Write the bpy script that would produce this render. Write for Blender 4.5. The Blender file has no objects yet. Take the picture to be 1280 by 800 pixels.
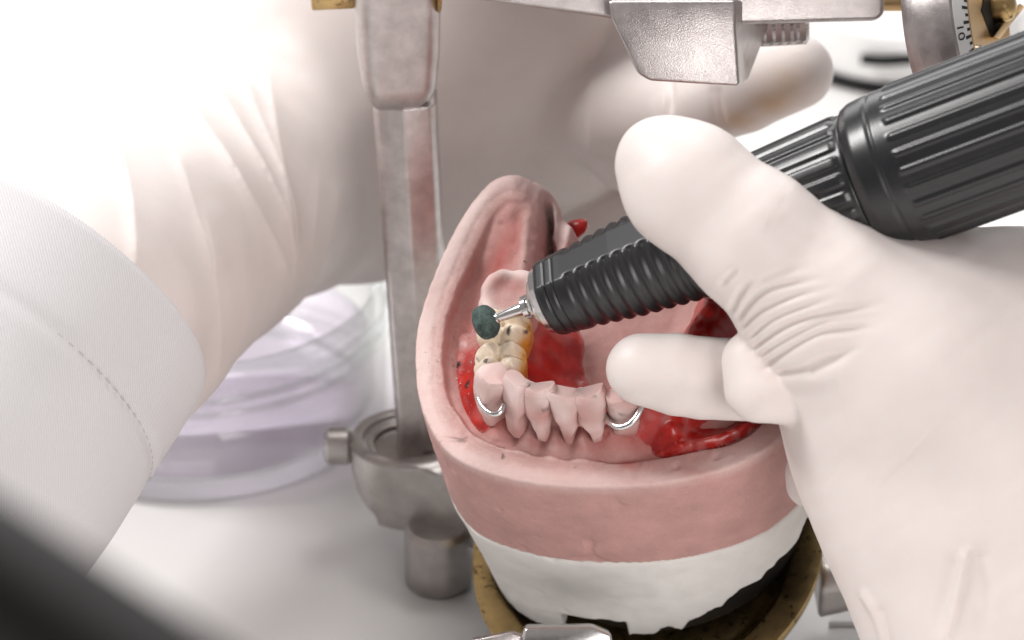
import bpy, bmesh, math, random
import numpy as np
from mathutils import Vector, Matrix

random.seed(4)
C = bpy.context.scene
COL = C.collection
C.unit_settings.system = 'METRIC'
C.unit_settings.scale_length = 0.01          # one unit is one centimetre

# ------------------------------------------------------------------ camera frame
PITCH = math.radians(29.0)
FK = 1280 * 98 / 36.0
ZC = 52.5 * (math.sin(PITCH) + (738 - 400) / FK * math.cos(PITCH))
CP = np.array([0.0, -45 * math.cos(PITCH), ZC])
SP, CO = math.sin(PITCH), math.cos(PITCH)
RW = np.array([[1, 0, 0], [0, SP, -CO], [0, CO, SP]], float)     # camera axes -> world


def P(u, v, D):
    """photo position and distance along the view axis -> camera-frame centimetres"""
    return np.array([(u - 640) / FK * D, -(v - 400) / FK * D, -D], float)


def W(p):
    return np.asarray(p, float) @ RW.T + CP


def INV(w):
    return (np.asarray(w, float) - CP) @ RW


def UV(p):
    D = -p[..., 2]
    return 640 + p[..., 0] / D * FK, 400 - p[..., 1] / D * FK


def TBL(u, v, z=0.0):
    d = RW @ np.array([(u - 640) / FK, -(v - 400) / FK, -1.0])
    return CP + d * ((z - CP[2]) / d[2])


def nrm(v):
    v = np.asarray(v, float)
    return v / np.linalg.norm(v)


def lin(r, g, b, a=1):
    f = lambda c: (c / 255 / 12.92) if c / 255 <= 0.04045 else ((c / 255 + 0.055) / 1.055) ** 2.4
    return (f(r), f(g), f(b), a)


# ------------------------------------------------------------------ noise
def _h(ix, iy, iz, seed):
    n = (ix * 374761393 + iy * 668265263 + iz * 1274126177 + seed * 974711) & 0x7fffffff
    n = ((n ^ (n >> 13)) * 1103515245) & 0x7fffffff
    return ((n ^ (n >> 16)) & 0xffff) / 65535.0


def vnoise(p, scale=1.0, seed=0):
    q = np.asarray(p, float) * scale
    i = np.floor(q).astype(np.int64)
    f = q - i
    f = f * f * (3 - 2 * f)
    r = 0
    for dx in (0, 1):
        for dy in (0, 1):
            for dz in (0, 1):
                w = (f[..., 0] if dx else 1 - f[..., 0]) * (f[..., 1] if dy else 1 - f[..., 1]) * (f[..., 2] if dz else 1 - f[..., 2])
                r = r + w * _h(i[..., 0] + dx, i[..., 1] + dy, i[..., 2] + dz, seed)
    return r * 2 - 1


def sstep(a, b, x):
    t = np.clip((x - a) / (b - a), 0, 1)
    return t * t * (3 - 2 * t)


# ------------------------------------------------------------------ implicit shapes
def smin(a, b, k):
    h = np.maximum(k - np.abs(a - b), 0) / k
    return np.minimum(a, b) - h * h * k * 0.25


def smax(a, b, k):
    return -smin(-a, -b, k)


def surfnet(F, org, h):
    ins = F < 0
    nx, ny, nz = F.shape
    cnt = np.zeros((nx - 1, ny - 1, nz - 1), np.int8)
    for a in (0, 1):
        for b in (0, 1):
            for c in (0, 1):
                cnt += ins[a:nx - 1 + a, b:ny - 1 + b, c:nz - 1 + c]
    cells = np.argwhere((cnt > 0) & (cnt < 8))
    vid = np.full(cnt.shape, -1, np.int64)
    vid[tuple(cells.T)] = np.arange(len(cells))
    pos = np.zeros((len(cells), 3))
    num = np.zeros(len(cells))
    for ax in range(3):
        o1, o2 = [k for k in range(3) if k != ax]
        for a in (0, 1):
            for b in (0, 1):
                off = np.zeros(3, int)
                off[o1], off[o2] = a, b
                i0 = cells + off
                i1 = i0.copy()
                i1[:, ax] += 1
                f0, f1 = F[tuple(i0.T)], F[tuple(i1.T)]
                m = (f0 < 0) != (f1 < 0)
                t = f0[m] / (f0[m] - f1[m])
                q = i0[m].astype(float)
                q[:, ax] += t
                pos[m] += q
                num[m] += 1
    pos /= num[:, None]
    V = pos * h + np.asarray(org)
    quads = []
    for ax in range(3):
        b, c = (ax + 1) % 3, (ax + 2) % 3
        sl0 = [slice(None)] * 3
        sl1 = [slice(None)] * 3
        sl0[ax], sl1[ax] = slice(0, -1), slice(1, None)
        ch = np.argwhere(ins[tuple(sl0)] != ins[tuple(sl1)])
        ch = ch[(ch[:, b] >= 1) & (ch[:, c] >= 1) & (ch[:, b] < F.shape[b] - 1) & (ch[:, c] < F.shape[c] - 1)]
        if not len(ch):
            continue
        flip = ~ins[tuple(ch.T)]

        def cell(db, dc):
            q = ch.copy()
            q[:, b] += db
            q[:, c] += dc
            return vid[tuple(q.T)]
        Q = np.stack([cell(-1, -1), cell(0, -1), cell(0, 0), cell(-1, 0)], 1)
        Q[flip] = Q[flip][:, ::-1]
        quads.append(Q)
    return V, np.concatenate(quads)


class Field:
    def __init__(self, lo, hi, h, dtype=np.float32):
        self.lo, self.h = np.asarray(lo, float), h
        self.n = np.ceil((np.asarray(hi, float) - self.lo) / h).astype(int) + 1
        self.F = np.full(self.n, 9.0, dtype)

    def grid(self, i0=None, i1=None):
        i0 = np.zeros(3, int) if i0 is None else i0
        i1 = self.n if i1 is None else i1
        ax = [self.lo[k] + self.h * np.arange(i0[k], i1[k]) for k in range(3)]
        return np.stack(np.meshgrid(*ax, indexing='ij'), -1)

    def cone(self, a, b, r1, r2, k=0.2, flat=None):
        """smooth-union a round cone; flat=(axis vector, factor) squeezes it along an axis"""
        a, b = np.asarray(a, float), np.asarray(b, float)
        R = max(r1, r2) + k + 2 * self.h
        lo = np.minimum(a, b) - R
        hi = np.maximum(a, b) + R
        i0 = np.clip(np.floor((lo - self.lo) / self.h).astype(int), 0, self.n)
        i1 = np.clip(np.ceil((hi - self.lo) / self.h).astype(int) + 1, 0, self.n)
        if np.any(i1 <= i0):
            return
        p = self.grid(i0, i1)
        sc = 1.0
        if flat is not None:
            ax, f = nrm(flat[0]), flat[1]
            mid = (a + b) / 2
            sq = lambda q: q + ((q - mid) @ ax)[..., None] * ax * (1 / f - 1)
            p = sq(p)
            a, b = sq(a), sq(b)
            sc = (1 + f) / 2
        ba = b - a
        L2 = max(float(ba @ ba), 1e-9)
        t = np.clip(((p - a) @ ba) / L2, 0, 1)
        # slope-corrected taper
        d = np.linalg.norm(p - a - t[..., None] * ba, axis=-1)
        L = math.sqrt(L2)
        t2 = np.clip(t + (r2 - r1) / L * d / L, 0, 1)
        d = np.linalg.norm(p - a - t2[..., None] * ba, axis=-1) - (r1 + (r2 - r1) * t2)
        s = tuple(slice(x, y) for x, y in zip(i0, i1))
        self.F[s] = smin(self.F[s], (d * sc).astype(self.F.dtype), k)

    def chain(self, pts, k=0.2, flat=None):
        """pts: (u, v, distance, radius in photo pixels)"""
        for (u, v, D, r), (u2, v2, D2, r2) in zip(pts, pts[1:]):
            self.cone(P(u, v, D), P(u2, v2, D2), r * D / FK, r2 * D2 / FK, k, flat)

    def mesh(self):
        return surfnet(self.F, self.lo, self.h)


def vnormals(V, Q):
    n = np.cross(V[Q[:, 2]] - V[Q[:, 0]], V[Q[:, 3]] - V[Q[:, 1]])
    N = np.zeros_like(V)
    for k in range(4):
        np.add.at(N, Q[:, k], n)
    return N / np.maximum(np.linalg.norm(N, axis=1), 1e-12)[:, None]


def relax(V, Q, it=1, lam=0.5):
    for _ in range(it):
        S = np.zeros_like(V)
        c = np.zeros(len(V))
        for k in range(4):
            np.add.at(S, Q[:, k], V[Q[:, (k + 1) % 4]] + V[Q[:, (k - 1) % 4]])
            np.add.at(c, Q[:, k], 2)
        V = V + lam * (S / np.maximum(c, 1)[:, None] - V)
    return V


def polydist(U, Vv, pts):
    """distance in the plane to an open polyline, with the parameter 0..1 along it"""
    best = np.full(U.shape, 1e9)
    par = np.zeros(U.shape)
    n = len(pts) - 1
    for i in range(n):
        (x0, y0), (x1, y1) = pts[i], pts[i + 1]
        dx, dy = x1 - x0, y1 - y0
        t = np.clip(((U - x0) * dx + (Vv - y0) * dy) / (dx * dx + dy * dy), 0, 1)
        d = np.hypot(U - x0 - t * dx, Vv - y0 - t * dy)
        m = d < best
        best[m] = d[m]
        par[m] = ((i + t) / n)[m]
    return best, par


def spline(pts, n=8, closed=False):
    pts = [np.asarray(p, float) for p in pts]
    out = []
    N = len(pts)
    rng = range(N) if closed else range(N - 1)
    for i in rng:
        g = (lambda k: pts[k % N]) if closed else (lambda k: pts[min(max(k, 0), N - 1)])
        p0, p1, p2, p3 = g(i - 1), g(i), g(i + 1), g(i + 2)
        for j in range(n):
            t = j / n
            out.append(0.5 * (2 * p1 + (p2 - p0) * t + (2 * p0 - 5 * p1 + 4 * p2 - p3) * t * t + (3 * p1 - p0 - 3 * p2 + p3) * t ** 3))
    if not closed:
        out.append(pts[-1])
    return np.array(out)


def poly_sdf(X, Y, poly):
    d = np.full(X.shape, 1e9)
    ins = np.zeros(X.shape, bool)
    n = len(poly)
    for i in range(n):
        x0, y0 = poly[i]
        x1, y1 = poly[(i + 1) % n]
        dx, dy = x1 - x0, y1 - y0
        t = np.clip(((X - x0) * dx + (Y - y0) * dy) / (dx * dx + dy * dy + 1e-12), 0, 1)
        d = np.minimum(d, np.hypot(X - x0 - t * dx, Y - y0 - t * dy))
        c = ((y0 > Y) != (y1 > Y)) & (X < (x1 - x0) * (Y - y0) / (y1 - y0 + 1e-12) + x0)
        ins ^= c
    return np.where(ins, -d, d)


# ------------------------------------------------------------------ scene objects
def thing(name, label, cat, at, group=None, kind=None):
    o = bpy.data.objects.new(name, None)
    COL.objects.link(o)
    o.location = Vector(at)
    o.empty_display_size = 0.5
    o['label'], o['category'] = label, cat
    if group:
        o['group'] = group
    if kind:
        o['kind'] = kind
    return o


def world_origin(parent):
    v = np.zeros(3)
    while parent is not None:
        v += np.array(parent.location)
        parent = parent.parent
    return v


def obj(name, V, F, mat, parent=None, smooth=True, attrs=None, sharp=None, cam=True, loc=None):
    """V in the camera frame (cam=True) or world centimetres -> one mesh object"""
    V = W(V) if cam else np.asarray(V, float)
    o0 = world_origin(parent) if parent is not None else np.zeros(3)
    l = np.zeros(3) if loc is None else np.asarray(loc, float) - o0
    V = V - o0 - l
    me = bpy.data.meshes.new(name)
    if isinstance(F, np.ndarray):
        n, k = F.shape
        me.vertices.add(len(V))
        me.vertices.foreach_set('co', V.astype(np.float32).ravel())
        me.loops.add(n * k)
        me.loops.foreach_set('vertex_index', F.astype(np.int32).ravel())
        me.polygons.add(n)
        me.polygons.foreach_set('loop_start', np.arange(0, n * k, k, dtype=np.int32))
        me.update(calc_edges=True)
    else:
        me.from_pydata([tuple(v) for v in V], [], [list(f) for f in F])
        me.update()
    me.validate()
    if smooth:
        me.polygons.foreach_set('use_smooth', np.ones(len(me.polygons), bool))
    if attrs:
        for k, a in attrs.items():
            a = np.asarray(a, np.float32)
            if a.ndim == 1:
                at = me.attributes.new(k, 'FLOAT', 'POINT')
                at.data.foreach_set('value', a)
            else:
                at = me.attributes.new(k, 'FLOAT_VECTOR', 'POINT')
                at.data.foreach_set('vector', a.ravel())
    if sharp is not None:
        me.set_sharp_from_angle(angle=math.radians(sharp))
    me.materials.append(mat)
    o = bpy.data.objects.new(name, me)
    COL.objects.link(o)
    o.location = Vector(l)
    o.parent = parent
    return o


def tag(o, label, cat, group=None):
    o['label'], o['category'] = label, cat
    if group:
        o['group'] = group
    return o


def frame_for(a):
    """axis -> (a, e1, e2) with e1 towards the camera (camera frame)"""
    a = nrm(a)
    e1 = np.array([0, 0, 1.0])
    if abs(a @ e1) > 0.95:
        e1 = np.array([0, 1.0, 0])
    e1 = nrm(e1 - (e1 @ a) * a)
    return a, e1, np.cross(a, e1)


def lathe(base, axis, prof, n=64, rfun=None, close=True, e1=None):
    """prof: [(s, r)] along the axis; rfun(s, phi, r) may change the radius"""
    a, f1, f2 = frame_for(axis)
    if e1 is not None:
        f1 = nrm(np.asarray(e1) - (np.asarray(e1) @ a) * a)
        f2 = np.cross(a, f1)
    s = np.array([q[0] for q in prof])[:, None]
    r = np.array([q[1] for q in prof])[:, None]
    ph = (np.arange(n) / n * 2 * math.pi)[None, :]
    R = np.broadcast_to(r, (len(prof), n)).copy()
    if rfun is not None:
        R = rfun(np.broadcast_to(s, R.shape), np.broadcast_to(ph, R.shape), R)
    V = base + s[..., None] * a + (R * np.cos(ph))[..., None] * f1 + (R * np.sin(ph))[..., None] * f2
    V = V.reshape(-1, 3)
    m = len(prof)
    i = np.arange(m - 1)[:, None]
    j = np.arange(n)[None, :]
    Q = np.stack([i * n + j, i * n + (j + 1) % n, (i + 1) * n + (j + 1) % n, (i + 1) * n + j], -1).reshape(-1, 4)
    F = [tuple(q) for q in Q]
    if close:
        F.append(tuple(range(n - 1, -1, -1)))
        F.append(tuple((m - 1) * n + k for k in range(n)))
    return V, F


def tube(pts, r, n=12, sub=6, closed=False, cap=True):
    pts = spline(pts, sub, closed) if sub else np.asarray(pts, float)
    m = len(pts)
    rr = np.broadcast_to(np.asarray(r, float), (m,)) if np.ndim(r) == 0 or len(r) == m else np.interp(np.linspace(0, 1, m), np.linspace(0, 1, len(r)), r)
    V = []
    ref = np.array([0.3, 0.5, 0.8])
    for k in range(m):
        t = pts[(k + 1) % m if closed else min(k + 1, m - 1)] - pts[(k - 1) % m if closed else max(k - 1, 0)]
        t = nrm(t)
        e1 = nrm(ref - (ref @ t) * t)
        ref = e1
        e2 = np.cross(t, e1)
        for j in range(n):
            p = 2 * math.pi * j / n
            V.append(pts[k] + rr[k] * (math.cos(p) * e1 + math.sin(p) * e2))
    F = []
    for k in range(m if closed else m - 1):
        k2 = (k + 1) % m
        for j in range(n):
            F.append((k * n + j, k * n + (j + 1) % n, k2 * n + (j + 1) % n, k2 * n + j))
    if cap and not closed:
        F.append(tuple(range(n - 1, -1, -1)))
        F.append(tuple((m - 1) * n + j for j in range(n)))
    return np.array(V), F


def prism(A, B, bevel=0.0, seg=3):
    """a solid between two polygons with the same number of corners, edges rounded"""
    n = len(A)
    bm = bmesh.new()
    va = [bm.verts.new(tuple(p)) for p in A]
    vb = [bm.verts.new(tuple(p)) for p in B]
    bm.faces.new(va)
    bm.faces.new(vb[::-1])
    for i in range(n):
        bm.faces.new((va[(i + 1) % n], va[i], vb[i], vb[(i + 1) % n]))
    bmesh.ops.recalc_face_normals(bm, faces=bm.faces)
    if bevel:
        bmesh.ops.bevel(bm, geom=list(bm.edges), offset=bevel, segments=seg, profile=0.5, affect='EDGES', clamp_overlap=True)
    bm.verts.index_update()
    V = np.array([v.co[:] for v in bm.verts])
    F = [tuple(v.index for v in f.verts) for f in bm.faces]
    bm.free()
    return V, F


def wbox(c, ax, ay, az, sx, sy, sz, bevel=0.02, seg=2):
    A = [c + ax * x * sx / 2 + ay * y * sy / 2 - az * sz / 2 for x, y in ((-1, -1), (1, -1), (1, 1), (-1, 1))]
    B = [p + az * sz for p in A]
    return prism(A, B, bevel, seg)


# ------------------------------------------------------------------ materials
def mat(name, color, rough=0.5, metal=0.0, spec=0.5, var=0.0, vscale=3.0, bump=0.0, bscale=20.0, sss=0.0, sssr=(1, .5, .3), coat=0.0, extra=None, var2=None):
    m = bpy.data.materials.new(name)
    m.use_nodes = True
    nt = m.node_tree
    b = nt.nodes['Principled BSDF']
    b.inputs['Base Color'].default_value = color
    b.inputs['Roughness'].default_value = rough
    b.inputs['Metallic'].default_value = metal
    b.inputs['Specular IOR Level'].default_value = spec
    if coat:
        b.inputs['Coat Weight'].default_value = coat
        b.inputs['Coat Roughness'].default_value = 0.12
    if sss:
        b.inputs['Subsurface Weight'].default_value = sss
        b.inputs['Subsurface Radius'].default_value = sssr
        b.inputs['Subsurface Scale'].default_value = 0.15
    tc = nt.nodes.new('ShaderNodeTexCoord')
    src = None
    if var:
        n = nt.nodes.new('ShaderNodeTexNoise')
        n.inputs['Scale'].default_value = vscale
        n.inputs['Detail'].default_value = 6
        n.inputs['Roughness'].default_value = 0.6
        nt.links.new(tc.outputs['Object'], n.inputs['Vector'])
        r = nt.nodes.new('ShaderNodeValToRGB')
        c2 = var2 or tuple(min(1, c * (1 + var)) for c in color[:3]) + (1,)
        r.color_ramp.elements[0].position = 0.3
        r.color_ramp.elements[1].position = 0.7
        r.color_ramp.elements[0].color = tuple(c * (1 - var) for c in color[:3]) + (1,)
        r.color_ramp.elements[1].color = c2
        nt.links.new(n.outputs['Fac'], r.inputs['Fac'])
        src = r.outputs['Color']
        nt.links.new(src, b.inputs['Base Color'])
        mr = nt.nodes.new('ShaderNodeMapRange')
        mr.inputs['To Min'].default_value = rough * 0.8
        mr.inputs['To Max'].default_value = min(1, rough * 1.25)
        nt.links.new(n.outputs['Fac'], mr.inputs['Value'])
        nt.links.new(mr.outputs['Result'], b.inputs['Roughness'])
    if bump:
        n2 = nt.nodes.new('ShaderNodeTexNoise')
        n2.inputs['Scale'].default_value = bscale
        n2.inputs['Detail'].default_value = 4
        nt.links.new(tc.outputs['Object'], n2.inputs['Vector'])
        bp = nt.nodes.new('ShaderNodeBump')
        bp.inputs['Strength'].default_value = bump
        bp.inputs['Distance'].default_value = 0.02
        nt.links.new(n2.outputs['Fac'], bp.inputs['Height'])
        nt.links.new(bp.outputs['Normal'], b.inputs['Normal'])
    if extra:
        extra(nt, b, src, tc)
    return m


def mixcol(nt, a, bcol, fac):
    mx = nt.nodes.new('ShaderNodeMix')
    mx.data_type = 'RGBA'
    if isinstance(a, tuple):
        mx.inputs['A'].default_value = a
    else:
        nt.links.new(a, mx.inputs['A'])
    if isinstance(bcol, tuple):
        mx.inputs['B'].default_value = bcol
    else:
        nt.links.new(bcol, mx.inputs['B'])
    nt.links.new(fac, mx.inputs['Factor'])
    return mx.outputs['Result']


def attr(nt, name):
    a = nt.nodes.new('ShaderNodeAttribute')
    a.attribute_name = name
    return a


def stone_extra(nt, b, src, tc):
    g = nt.nodes.new('ShaderNodeNewGeometry')
    r = nt.nodes.new('ShaderNodeMapRange')
    r.inputs['From Min'].default_value = 0.51
    r.inputs['From Max'].default_value = 0.60
    nt.links.new(g.outputs['Pointiness'], r.inputs['Value'])
    sp = nt.nodes.new('ShaderNodeTexNoise')
    sp.inputs['Scale'].default_value = 24
    sp.inputs['Detail'].default_value = 3
    nt.links.new(tc.outputs['Object'], sp.inputs['Vector'])
    sr = nt.nodes.new('ShaderNodeMapRange')
    sr.inputs['From Min'].default_value = 0.58
    sr.inputs['From Max'].default_value = 0.74
    sr.inputs['To Max'].default_value = 0.22
    nt.links.new(sp.outputs['Fac'], sr.inputs['Value'])
    src = mixcol(nt, src, (0.70, 0.53, 0.50, 1), sr.outputs['Result'])
    c = mixcol(nt, src, (0.74, 0.56, 0.53, 1), r.outputs['Result'])
    c = mixcol(nt, c, (0.76, 0.60, 0.57, 1), attr(nt, 'pale').outputs['Fac'])
    c = mixcol(nt, c, (0.42, 0.09, 0.075, 1), attr(nt, 'ruddy').outputs['Fac'])
    c = mixcol(nt, c, (0.05, 0.035, 0.035, 1), attr(nt, 'mark').outputs['Fac'])
    nt.links.new(c, b.inputs['Base Color'])


def wax_extra(nt, b, src, tc):
    c = mixcol(nt, src, (0.52, 0.29, 0.27, 1), attr(nt, 'dust').outputs['Fac'])
    c = mixcol(nt, c, (0.01, 0.008, 0.008, 1), attr(nt, 'mark').outputs['Fac'])
    nt.links.new(c, b.inputs['Base Color'])


def molar_extra(nt, b, src, tc):
    c = mixcol(nt, src, (0.62, 0.30, 0.045, 1), attr(nt, 'amber').outputs['Fac'])
    c = mixcol(nt, c, (0.03, 0.02, 0.025, 1), attr(nt, 'mark').outputs['Fac'])
    nt.links.new(c, b.inputs['Base Color'])


def scuff_extra(nt, b, src, tc):
    n = nt.nodes.new('ShaderNodeTexNoise')
    n.inputs['Scale'].default_value = 9
    n.inputs['Detail'].default_value = 9
    n.inputs['Roughness'].default_value = 0.8
    nt.links.new(tc.outputs['Object'], n.inputs['Vector'])
    r = nt.nodes.new('ShaderNodeMapRange')
    r.inputs['From Min'].default_value = 0.60
    r.inputs['From Max'].default_value = 0.78
    r.inputs['To Max'].default_value = 0.35
    nt.links.new(n.outputs['Fac'], r.inputs['Value'])
    c = mixcol(nt, (0.0085, 0.009, 0.011, 1), (0.16, 0.15, 0.145, 1), r.outputs['Result'])
    nt.links.new(c, b.inputs['Base Color'])


def twill_extra(nt, b, src, tc):
    a = attr(nt, 'cloth')
    w = nt.nodes.new('ShaderNodeTexWave')
    w.wave_type = 'BANDS'
    w.bands_direction = 'DIAGONAL'
    w.inputs['Scale'].default_value = 10.5
    w.inputs['Distortion'].default_value = 0.6
    w.inputs['Detail'].default_value = 2
    w.inputs['Detail Scale'].default_value = 3
    nt.links.new(a.outputs['Vector'], w.inputs['Vector'])
    n = nt.nodes.new('ShaderNodeTexNoise')
    n.inputs['Scale'].default_value = 26
    n.inputs['Detail'].default_value = 3
    nt.links.new(a.outputs['Vector'], n.inputs['Vector'])
    ad = nt.nodes.new('ShaderNodeMath')
    ad.operation = 'ADD'
    nt.links.new(w.outputs['Fac'], ad.inputs[0])
    nt.links.new(n.outputs['Fac'], ad.inputs[1])
    bp = nt.nodes.new('ShaderNodeBump')
    bp.inputs['Strength'].default_value = 0.4
    bp.inputs['Distance'].default_value = 0.02
    nt.links.new(ad.outputs['Value'], bp.inputs['Height'])
    nt.links.new(bp.outputs['Normal'], b.inputs['Normal'])
    c = mixcol(nt, (0.73, 0.72, 0.735, 1), (0.84, 0.83, 0.84, 1), w.outputs['Fac'])
    nt.links.new(c, b.inputs['Base Color'])


def glove_extra(nt, b, src, tc):
    c = mixcol(nt, src, (0.66, 0.43, 0.16, 1), attr(nt, 'stain').outputs['Fac'])
    nt.links.new(c, b.inputs['Base Color'])


def brass_extra(nt, b, src, tc):
    n = nt.nodes.new('ShaderNodeTexNoise')
    n.inputs['Scale'].default_value = 5
    n.inputs['Detail'].default_value = 8
    n.inputs['Roughness'].default_value = 0.75
    nt.links.new(tc.outputs['Object'], n.inputs['Vector'])
    r = nt.nodes.new('ShaderNodeMapRange')
    r.inputs['From Min'].default_value = 0.56
    r.inputs['From Max'].default_value = 0.63
    nt.links.new(n.outputs['Fac'], r.inputs['Value'])
    c = mixcol(nt, src, (0.06, 0.045, 0.025, 1), r.outputs['Result'])
    nt.links.new(c, b.inputs['Base Color'])


M = {}
M['glove'] = mat('white_latex', (0.80, 0.728, 0.70, 1), 0.46, spec=0.35, var=0.035, vscale=1.0, bump=0.10, bscale=26, sss=0.25, sssr=(1, .62, .5), extra=glove_extra)
M['twill'] = mat('white_cotton_twill', (0.8, 0.79, 0.8, 1), 0.9, spec=0.15, extra=twill_extra)
M['thread'] = mat('grey_thread', (0.58, 0.57, 0.58, 1), 0.9, spec=0.1)
M['stone'] = mat('pink_dental_stone', (0.50, 0.285, 0.262, 1), 0.66, spec=0.3, var=0.12, vscale=1.8, bump=0.3, bscale=30, extra=stone_extra)
M['plaster'] = mat('white_plaster', (0.76, 0.74, 0.71, 1), 0.85, spec=0.2, var=0.05, vscale=2.0, bump=0.3, bscale=18)
M['wax'] = mat('red_wax', (0.43, 0.014, 0.009, 1), 0.32, spec=0.4, var=0.3, vscale=3, bump=0.2, bscale=9, sss=0.5, sssr=(1, .12, .05), coat=0.35, extra=wax_extra)
M['molar'] = mat('ivory_resin', (0.80, 0.69, 0.555, 1), 0.28, spec=0.5, var=0.08, vscale=5, bump=0.1, bscale=14, sss=0.2, sssr=(1, .6, .25), extra=molar_extra)
M['steel'] = mat('bright_steel', (0.72, 0.71, 0.70, 1), 0.18, metal=1, var=0.06, vscale=8)
M['alu'] = mat('sand_cast_aluminium', (0.57, 0.53, 0.52, 1), 0.30, metal=1, var=0.16, vscale=3.5, bump=0.30, bscale=55)
M['darkalu'] = mat('dull_aluminium', (0.46, 0.435, 0.42, 1), 0.36, metal=1, var=0.14, vscale=3, bump=0.15, bscale=40)
M['brass'] = mat('tarnished_brass', (0.58, 0.41, 0.19, 1), 0.32, metal=1, var=0.15, vscale=4, bump=0.1, bscale=40, extra=brass_extra)
M['brassclean'] = mat('satin_brass', (0.70, 0.50, 0.27, 1), 0.38, metal=1, var=0.07, vscale=6, bump=0.05, bscale=60)
M['black'] = mat('black_plastic', (0.009, 0.0095, 0.0115, 1), 0.29, spec=0.75, var=0.15, vscale=4, bump=0.04, bscale=90, extra=scuff_extra)
M['grip'] = mat('matt_black_grip', (0.008, 0.0085, 0.010, 1), 0.36, spec=0.7, bump=0.03, bscale=80, extra=scuff_extra)
M['blackmat'] = mat('matt_black_lacquer', (0.006, 0.006, 0.007, 1), 0.55, spec=0.25, bump=0.1, bscale=20)
M['bur'] = mat('green_abrasive_stone', (0.07, 0.10, 0.092, 1), 0.9, spec=0.25, var=0.6, vscale=7, bump=0.8, bscale=30)
M['scale'] = mat('white_enamel', (0.82, 0.82, 0.81, 1), 0.4)
M['ink'] = mat('black_ink', (0.012, 0.012, 0.012, 1), 0.6)
M['table'] = mat('white_laminate', (0.80, 0.79, 0.775, 1), 0.45, spec=0.4, var=0.025, vscale=0.15, bump=0.03, bscale=4)
M['paper'] = mat('white_paper', (0.82, 0.81, 0.79, 1), 0.8, spec=0.2, var=0.02, vscale=1)
M['china'] = mat('white_glaze', (0.85, 0.85, 0.84, 1), 0.2, spec=0.5, var=0.01)
M['armblack'] = mat('black_rubber', (0.0032, 0.0017, 0.0015, 1), 0.4, spec=0.07, var=0.2, vscale=1.0)


def glass_mat(name, tint, gloss=1.0, spec_rough=0.03):
    m = bpy.data.materials.new(name)
    m.use_nodes = True
    nt = m.node_tree
    nt.nodes.clear()
    out = nt.nodes.new('ShaderNodeOutputMaterial')
    t = nt.nodes.new('ShaderNodeBsdfTransparent')
    t.inputs['Color'].default_value = tint
    g = nt.nodes.new('ShaderNodeBsdfGlossy')
    g.inputs['Roughness'].default_value = spec_rough
    lw = nt.nodes.new('ShaderNodeLayerWeight')
    pw = nt.nodes.new('ShaderNodeMath')
    pw.operation = 'POWER'
    pw.inputs[1].default_value = 3
    nt.links.new(lw.outputs['Facing'], pw.inputs[0])
    f = nt.nodes.new('ShaderNodeMath')
    f.operation = 'MULTIPLY_ADD'
    f.inputs[1].default_value = 0.75
    f.inputs[2].default_value = 0.07
    nt.links.new(pw.outputs['Value'], f.inputs[0])
    n = nt.nodes.new('ShaderNodeTexNoise')
    n.inputs['Scale'].default_value = 1.4
    bp = nt.nodes.new('ShaderNodeBump')
    bp.inputs['Strength'].default_value = 0.25
    bp.inputs['Distance'].default_value = 0.15
    nt.links.new(n.outputs['Fac'], bp.inputs['Height'])
    nt.links.new(bp.outputs['Normal'], g.inputs['Normal'])
    mx = nt.nodes.new('ShaderNodeMixShader')
    nt.links.new(f.outputs['Value'], mx.inputs['Fac'])
    nt.links.new(t.outputs['BSDF'], mx.inputs[1])
    nt.links.new(g.outputs['BSDF'], mx.inputs[2])
    nt.links.new(mx.outputs['Shader'], out.inputs['Surface'])
    return m


M['glass'] = glass_mat('clear_glass', (0.95, 0.96, 0.955, 1))
M['liquid'] = glass_mat('pale_violet_liquid', (0.955, 0.90, 0.965, 1))

# ------------------------------------------------------------------ table
tb = 120
o = obj('table_top', [(-tb, -tb, 0), (tb, -tb, 0), (tb, tb, 0), (-tb, tb, 0)], [(0, 1, 2, 3)], M['table'], cam=False, smooth=False)
o['kind'] = 'structure'
o['label'] = 'white table top under the articulator'

# ------------------------------------------------------------------ cast: its own frame
CO_ = P(700, 602, 44.5)
EZ = nrm((-0.13, 0.58, 0.80))
EX = np.array([0.993, -0.12, 0.0])
EX[2] = -(EX[0] * EZ[0] + EX[1] * EZ[1]) / EZ[2]
EX = nrm(EX)
EY = np.cross(EZ, EX)
LM = np.stack([EX, EY, EZ], 0)


def LC(p):
    return np.asarray(p, float) @ LM + CO_


def TOL(c):
    return (np.asarray(c, float) - CO_) @ LM.T


def LZ(u, v, z):
    """photo position -> point of the cast frame on its plane at height z"""
    d = LM @ np.array([(u - 640) / FK, -(v - 400) / FK, -1.0])
    o_ = TOL(np.zeros(3))
    return o_ + d * ((z - o_[2]) / d[2])


OUT = spline([(-.12, -.08), (-1.25, .02), (-2.0, .33), (-2.62, 1.1), (-3.0, 2.18), (-3.1, 3.2), (-2.93, 4.3), (-2.55, 5.2), (-1.95, 5.5),
              (-1.38, 5.5), (-1.0, 5.08), (-.3, 4.7), (.6, 4.75), (1.2, 5.1), (1.9, 5.6), (2.6, 5.3), (3.2, 4.3), (3.6, 3.1), (3.62, 2.05),
              (3.22, 1.22), (2.5, .62), (1.35, .14)], 6, True)
ARCH = spline([(-1.85, 5.3), (-1.78, 4.3), (-1.68, 3.2), (-1.62, 2.3), (-1.5, 1.6), (-1.2, 1.2), (-.75, .98), (-.25, .93), (.25, 1.0), (.75, 1.25),
               (1.25, 1.75), (1.7, 2.5), (2.0, 3.3), (2.15, 4.3), (2.1, 5.2)], 5)
LINGUAL = np.concatenate([ARCH, [(2.1, 9), (-1.85, 9)]])


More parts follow.
